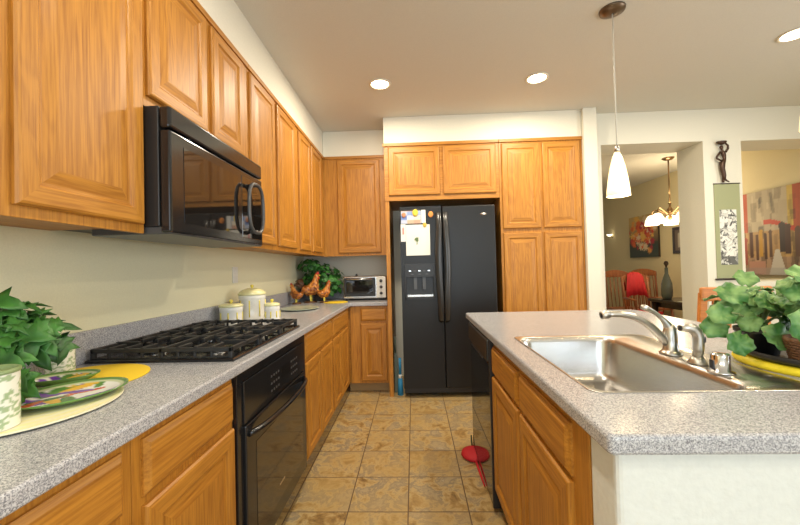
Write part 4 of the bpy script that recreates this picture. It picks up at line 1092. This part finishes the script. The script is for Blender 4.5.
# red cloth draped over the armchair back, red seat cushion
m = MB(); 
vs = []; n_ = 14
for i in range(n_ + 1):
    u = i / n_ * 2 - 1; 
    for (dy, dz, wd) in ((-.075, .74, .170), (-.045, .88, .155), (-.025, 1.05, .125), (.005, 1.090, .115), (.045, 1.06, .125), (.050, .93, .15), (.040, .82, .16)):
        vs.append((3.44 + u * wd, 5.56 + .26 + dy + .008 * math.sin(u * 14), dz + (.006 * math.cos(u * 11) if dz < 1.1 else 0) - (.05 * abs(u) ** 3 if dz < .95 else .03 * u * u)))
m.add(vs, [[i * 7 + k, i * 7 + k + 1, (i + 1) * 7 + k + 1, (i + 1) * 7 + k] for i in range(n_) for k in range(6)], 0, True)
o = single(m, 'draped_cloth', RED, (3.42, 5.82, 1.1), 'red cloth draped over the back of the wooden armchair', 'cloth')
md = o.modifiers.new('thick', 'SOLIDIFY'); md.thickness = .006
m = MB(); m.prism(rrect(3.24, 3.60, 5.38, 5.72, (.05,) * 4, 4), .469, .52)
single(m, 'seat_cushion', RED, (3.42, 5.56, .469), 'red cushion on the seat of the wooden armchair', 'cushion', bevel=.015)

t = thing('dining_table', (3.45, 4.75, 0), 'dark dining table seen through the doorway', 'table')
m = MB(); m.prism(rrect(3.12, 4.0, 4.28, 5.05, (.08,) * 4), .725, .76); m.build('tabletop', DKTAB, t, bevel=.006)
for (a, b) in ((3.20, 4.36), (3.92, 4.36), (3.20, 4.97), (3.92, 4.97)): MB().tube([(a, b, 0), (a, b, .3), (a, b, .725)], [.022, .030, .038], 10).build('leg', DKTAB, t)
m = MB(); m.box(3.22, 3.90, 4.37, 4.96, .65, .725); m.build('apron', DKTAB, t)
m = MB(); m.box(3.16, 3.80, 4.272, 4.50, .7605, .765); m.box(3.16, 3.80, 4.268, 4.278, .70, .765)
single(m, 'table_runner', RUNNER, (3.4, 4.4, .7605), 'pale green cloth over the near edge of the dark dining table', 'table runner')
t = thing('glass_bottle', (3.30, 4.88, .76), 'tall grey-green glass bottle with a stopper on the dining table', 'bottle')
MB().lathe([(.045, 0), (.06, .03), (.065, .12), (.06, .20), (.04, .27), (.02, .33), (.018, .40), (.024, .405), (.0, .406)], (3.30, 4.88, .7605), 24).build('flask', VASE, t)
MB().lathe([(.010, 0), (.012, .02), (.028, .05), (.02, .08), (0, .09)], (3.30, 4.88, 1.167), 16).build('stopper', BRONZE, t)
for (x, y, r, h, lb) in ((3.42, 4.66, .055, .15, 'red glass jar right of the glass bottle on the dining table'), (3.60, 4.78, .05, .12, 'shorter red jar at the right side of the dining table')):
    t = thing('red_jar', (x, y, .76), lb, 'jar', 'red jars on the dining table')
    MB().lathe([(r * .8, 0), (r, .02), (r, h * .7), (r * .7, h)], (x, y, .7605), 20).build('body', RED, t)
    MB().lathe([(r * .75, 0), (r * .75, .015), (0, .02)], (x, y, .761 + h), 20).build('lid', BRONZE, t)

# chair by the island, seen between faucet and plants
t = thing('breakfast_chair', (2.05, 2.45, 0), 'orange-brown wooden chair behind the island, partly hidden by the plants', 'chair', rz=0)
def L(mb, nm, bev=0, mt=CHO): return mb.build(nm, mt, t, bevel=bev, local=True)
m = MB(); m.prism(rrect(-.21, .21, -.02, .40, (.03,) * 4, 4), .44, .47); L(m, 'seat', .006)
for (a, b) in ((-1, 0), (1, 0)): L(MB().box(a * .20 - .02, a * .20 + .02, -.01, .025, 0, .45), 'leg', .004)
for (a, b) in ((-1, 0), (1, 0)): L(MB().box(a * .19 - .018, a * .19 + .018, .34, .375, 0, .44), 'leg', .004)
for a in (-1, 1):
    L(MB().add([(a * .20 - .022, 0, .45), (a * .20 + .022, 0, .45), (a * .20 + .022, .03, .45), (a * .20 - .022, .03, .45), (a * .20 - .022, -.06, 1.04), (a * .20 + .022, -.06, 1.04), (a * .20 + .022, -.03, 1.04), (a * .20 - .022, -.03, 1.04)],
            [(3, 2, 1, 0), (4, 5, 6, 7), (0, 1, 5, 4), (1, 2, 6, 5), (2, 3, 7, 6), (3, 0, 4, 7)]), 'back_post', .004)
m = MB(); m.box(-.222, .222, -.065, -.035, .985, 1.075); L(m, 'crest_rail', .012)
m = MB(); m.box(-.18, .18, -.035, -.012, .62, .67); L(m, 'lower_rail', .004)
for i in range(4):
    u = -.13 + i * .087
    L(MB().add([(u - .016, -.030, .66), (u + .016, -.030, .66), (u + .016, -.015, .66), (u - .016, -.015, .66), (u - .016, -.056, .99), (u + .016, -.056, .99), (u + .016, -.042, .99), (u - .016, -.042, .99)],
               [(3, 2, 1, 0), (4, 5, 6, 7), (0, 1, 5, 4), (1, 2, 6, 5), (2, 3, 7, 6), (3, 0, 4, 7)]), 'slat', .002)
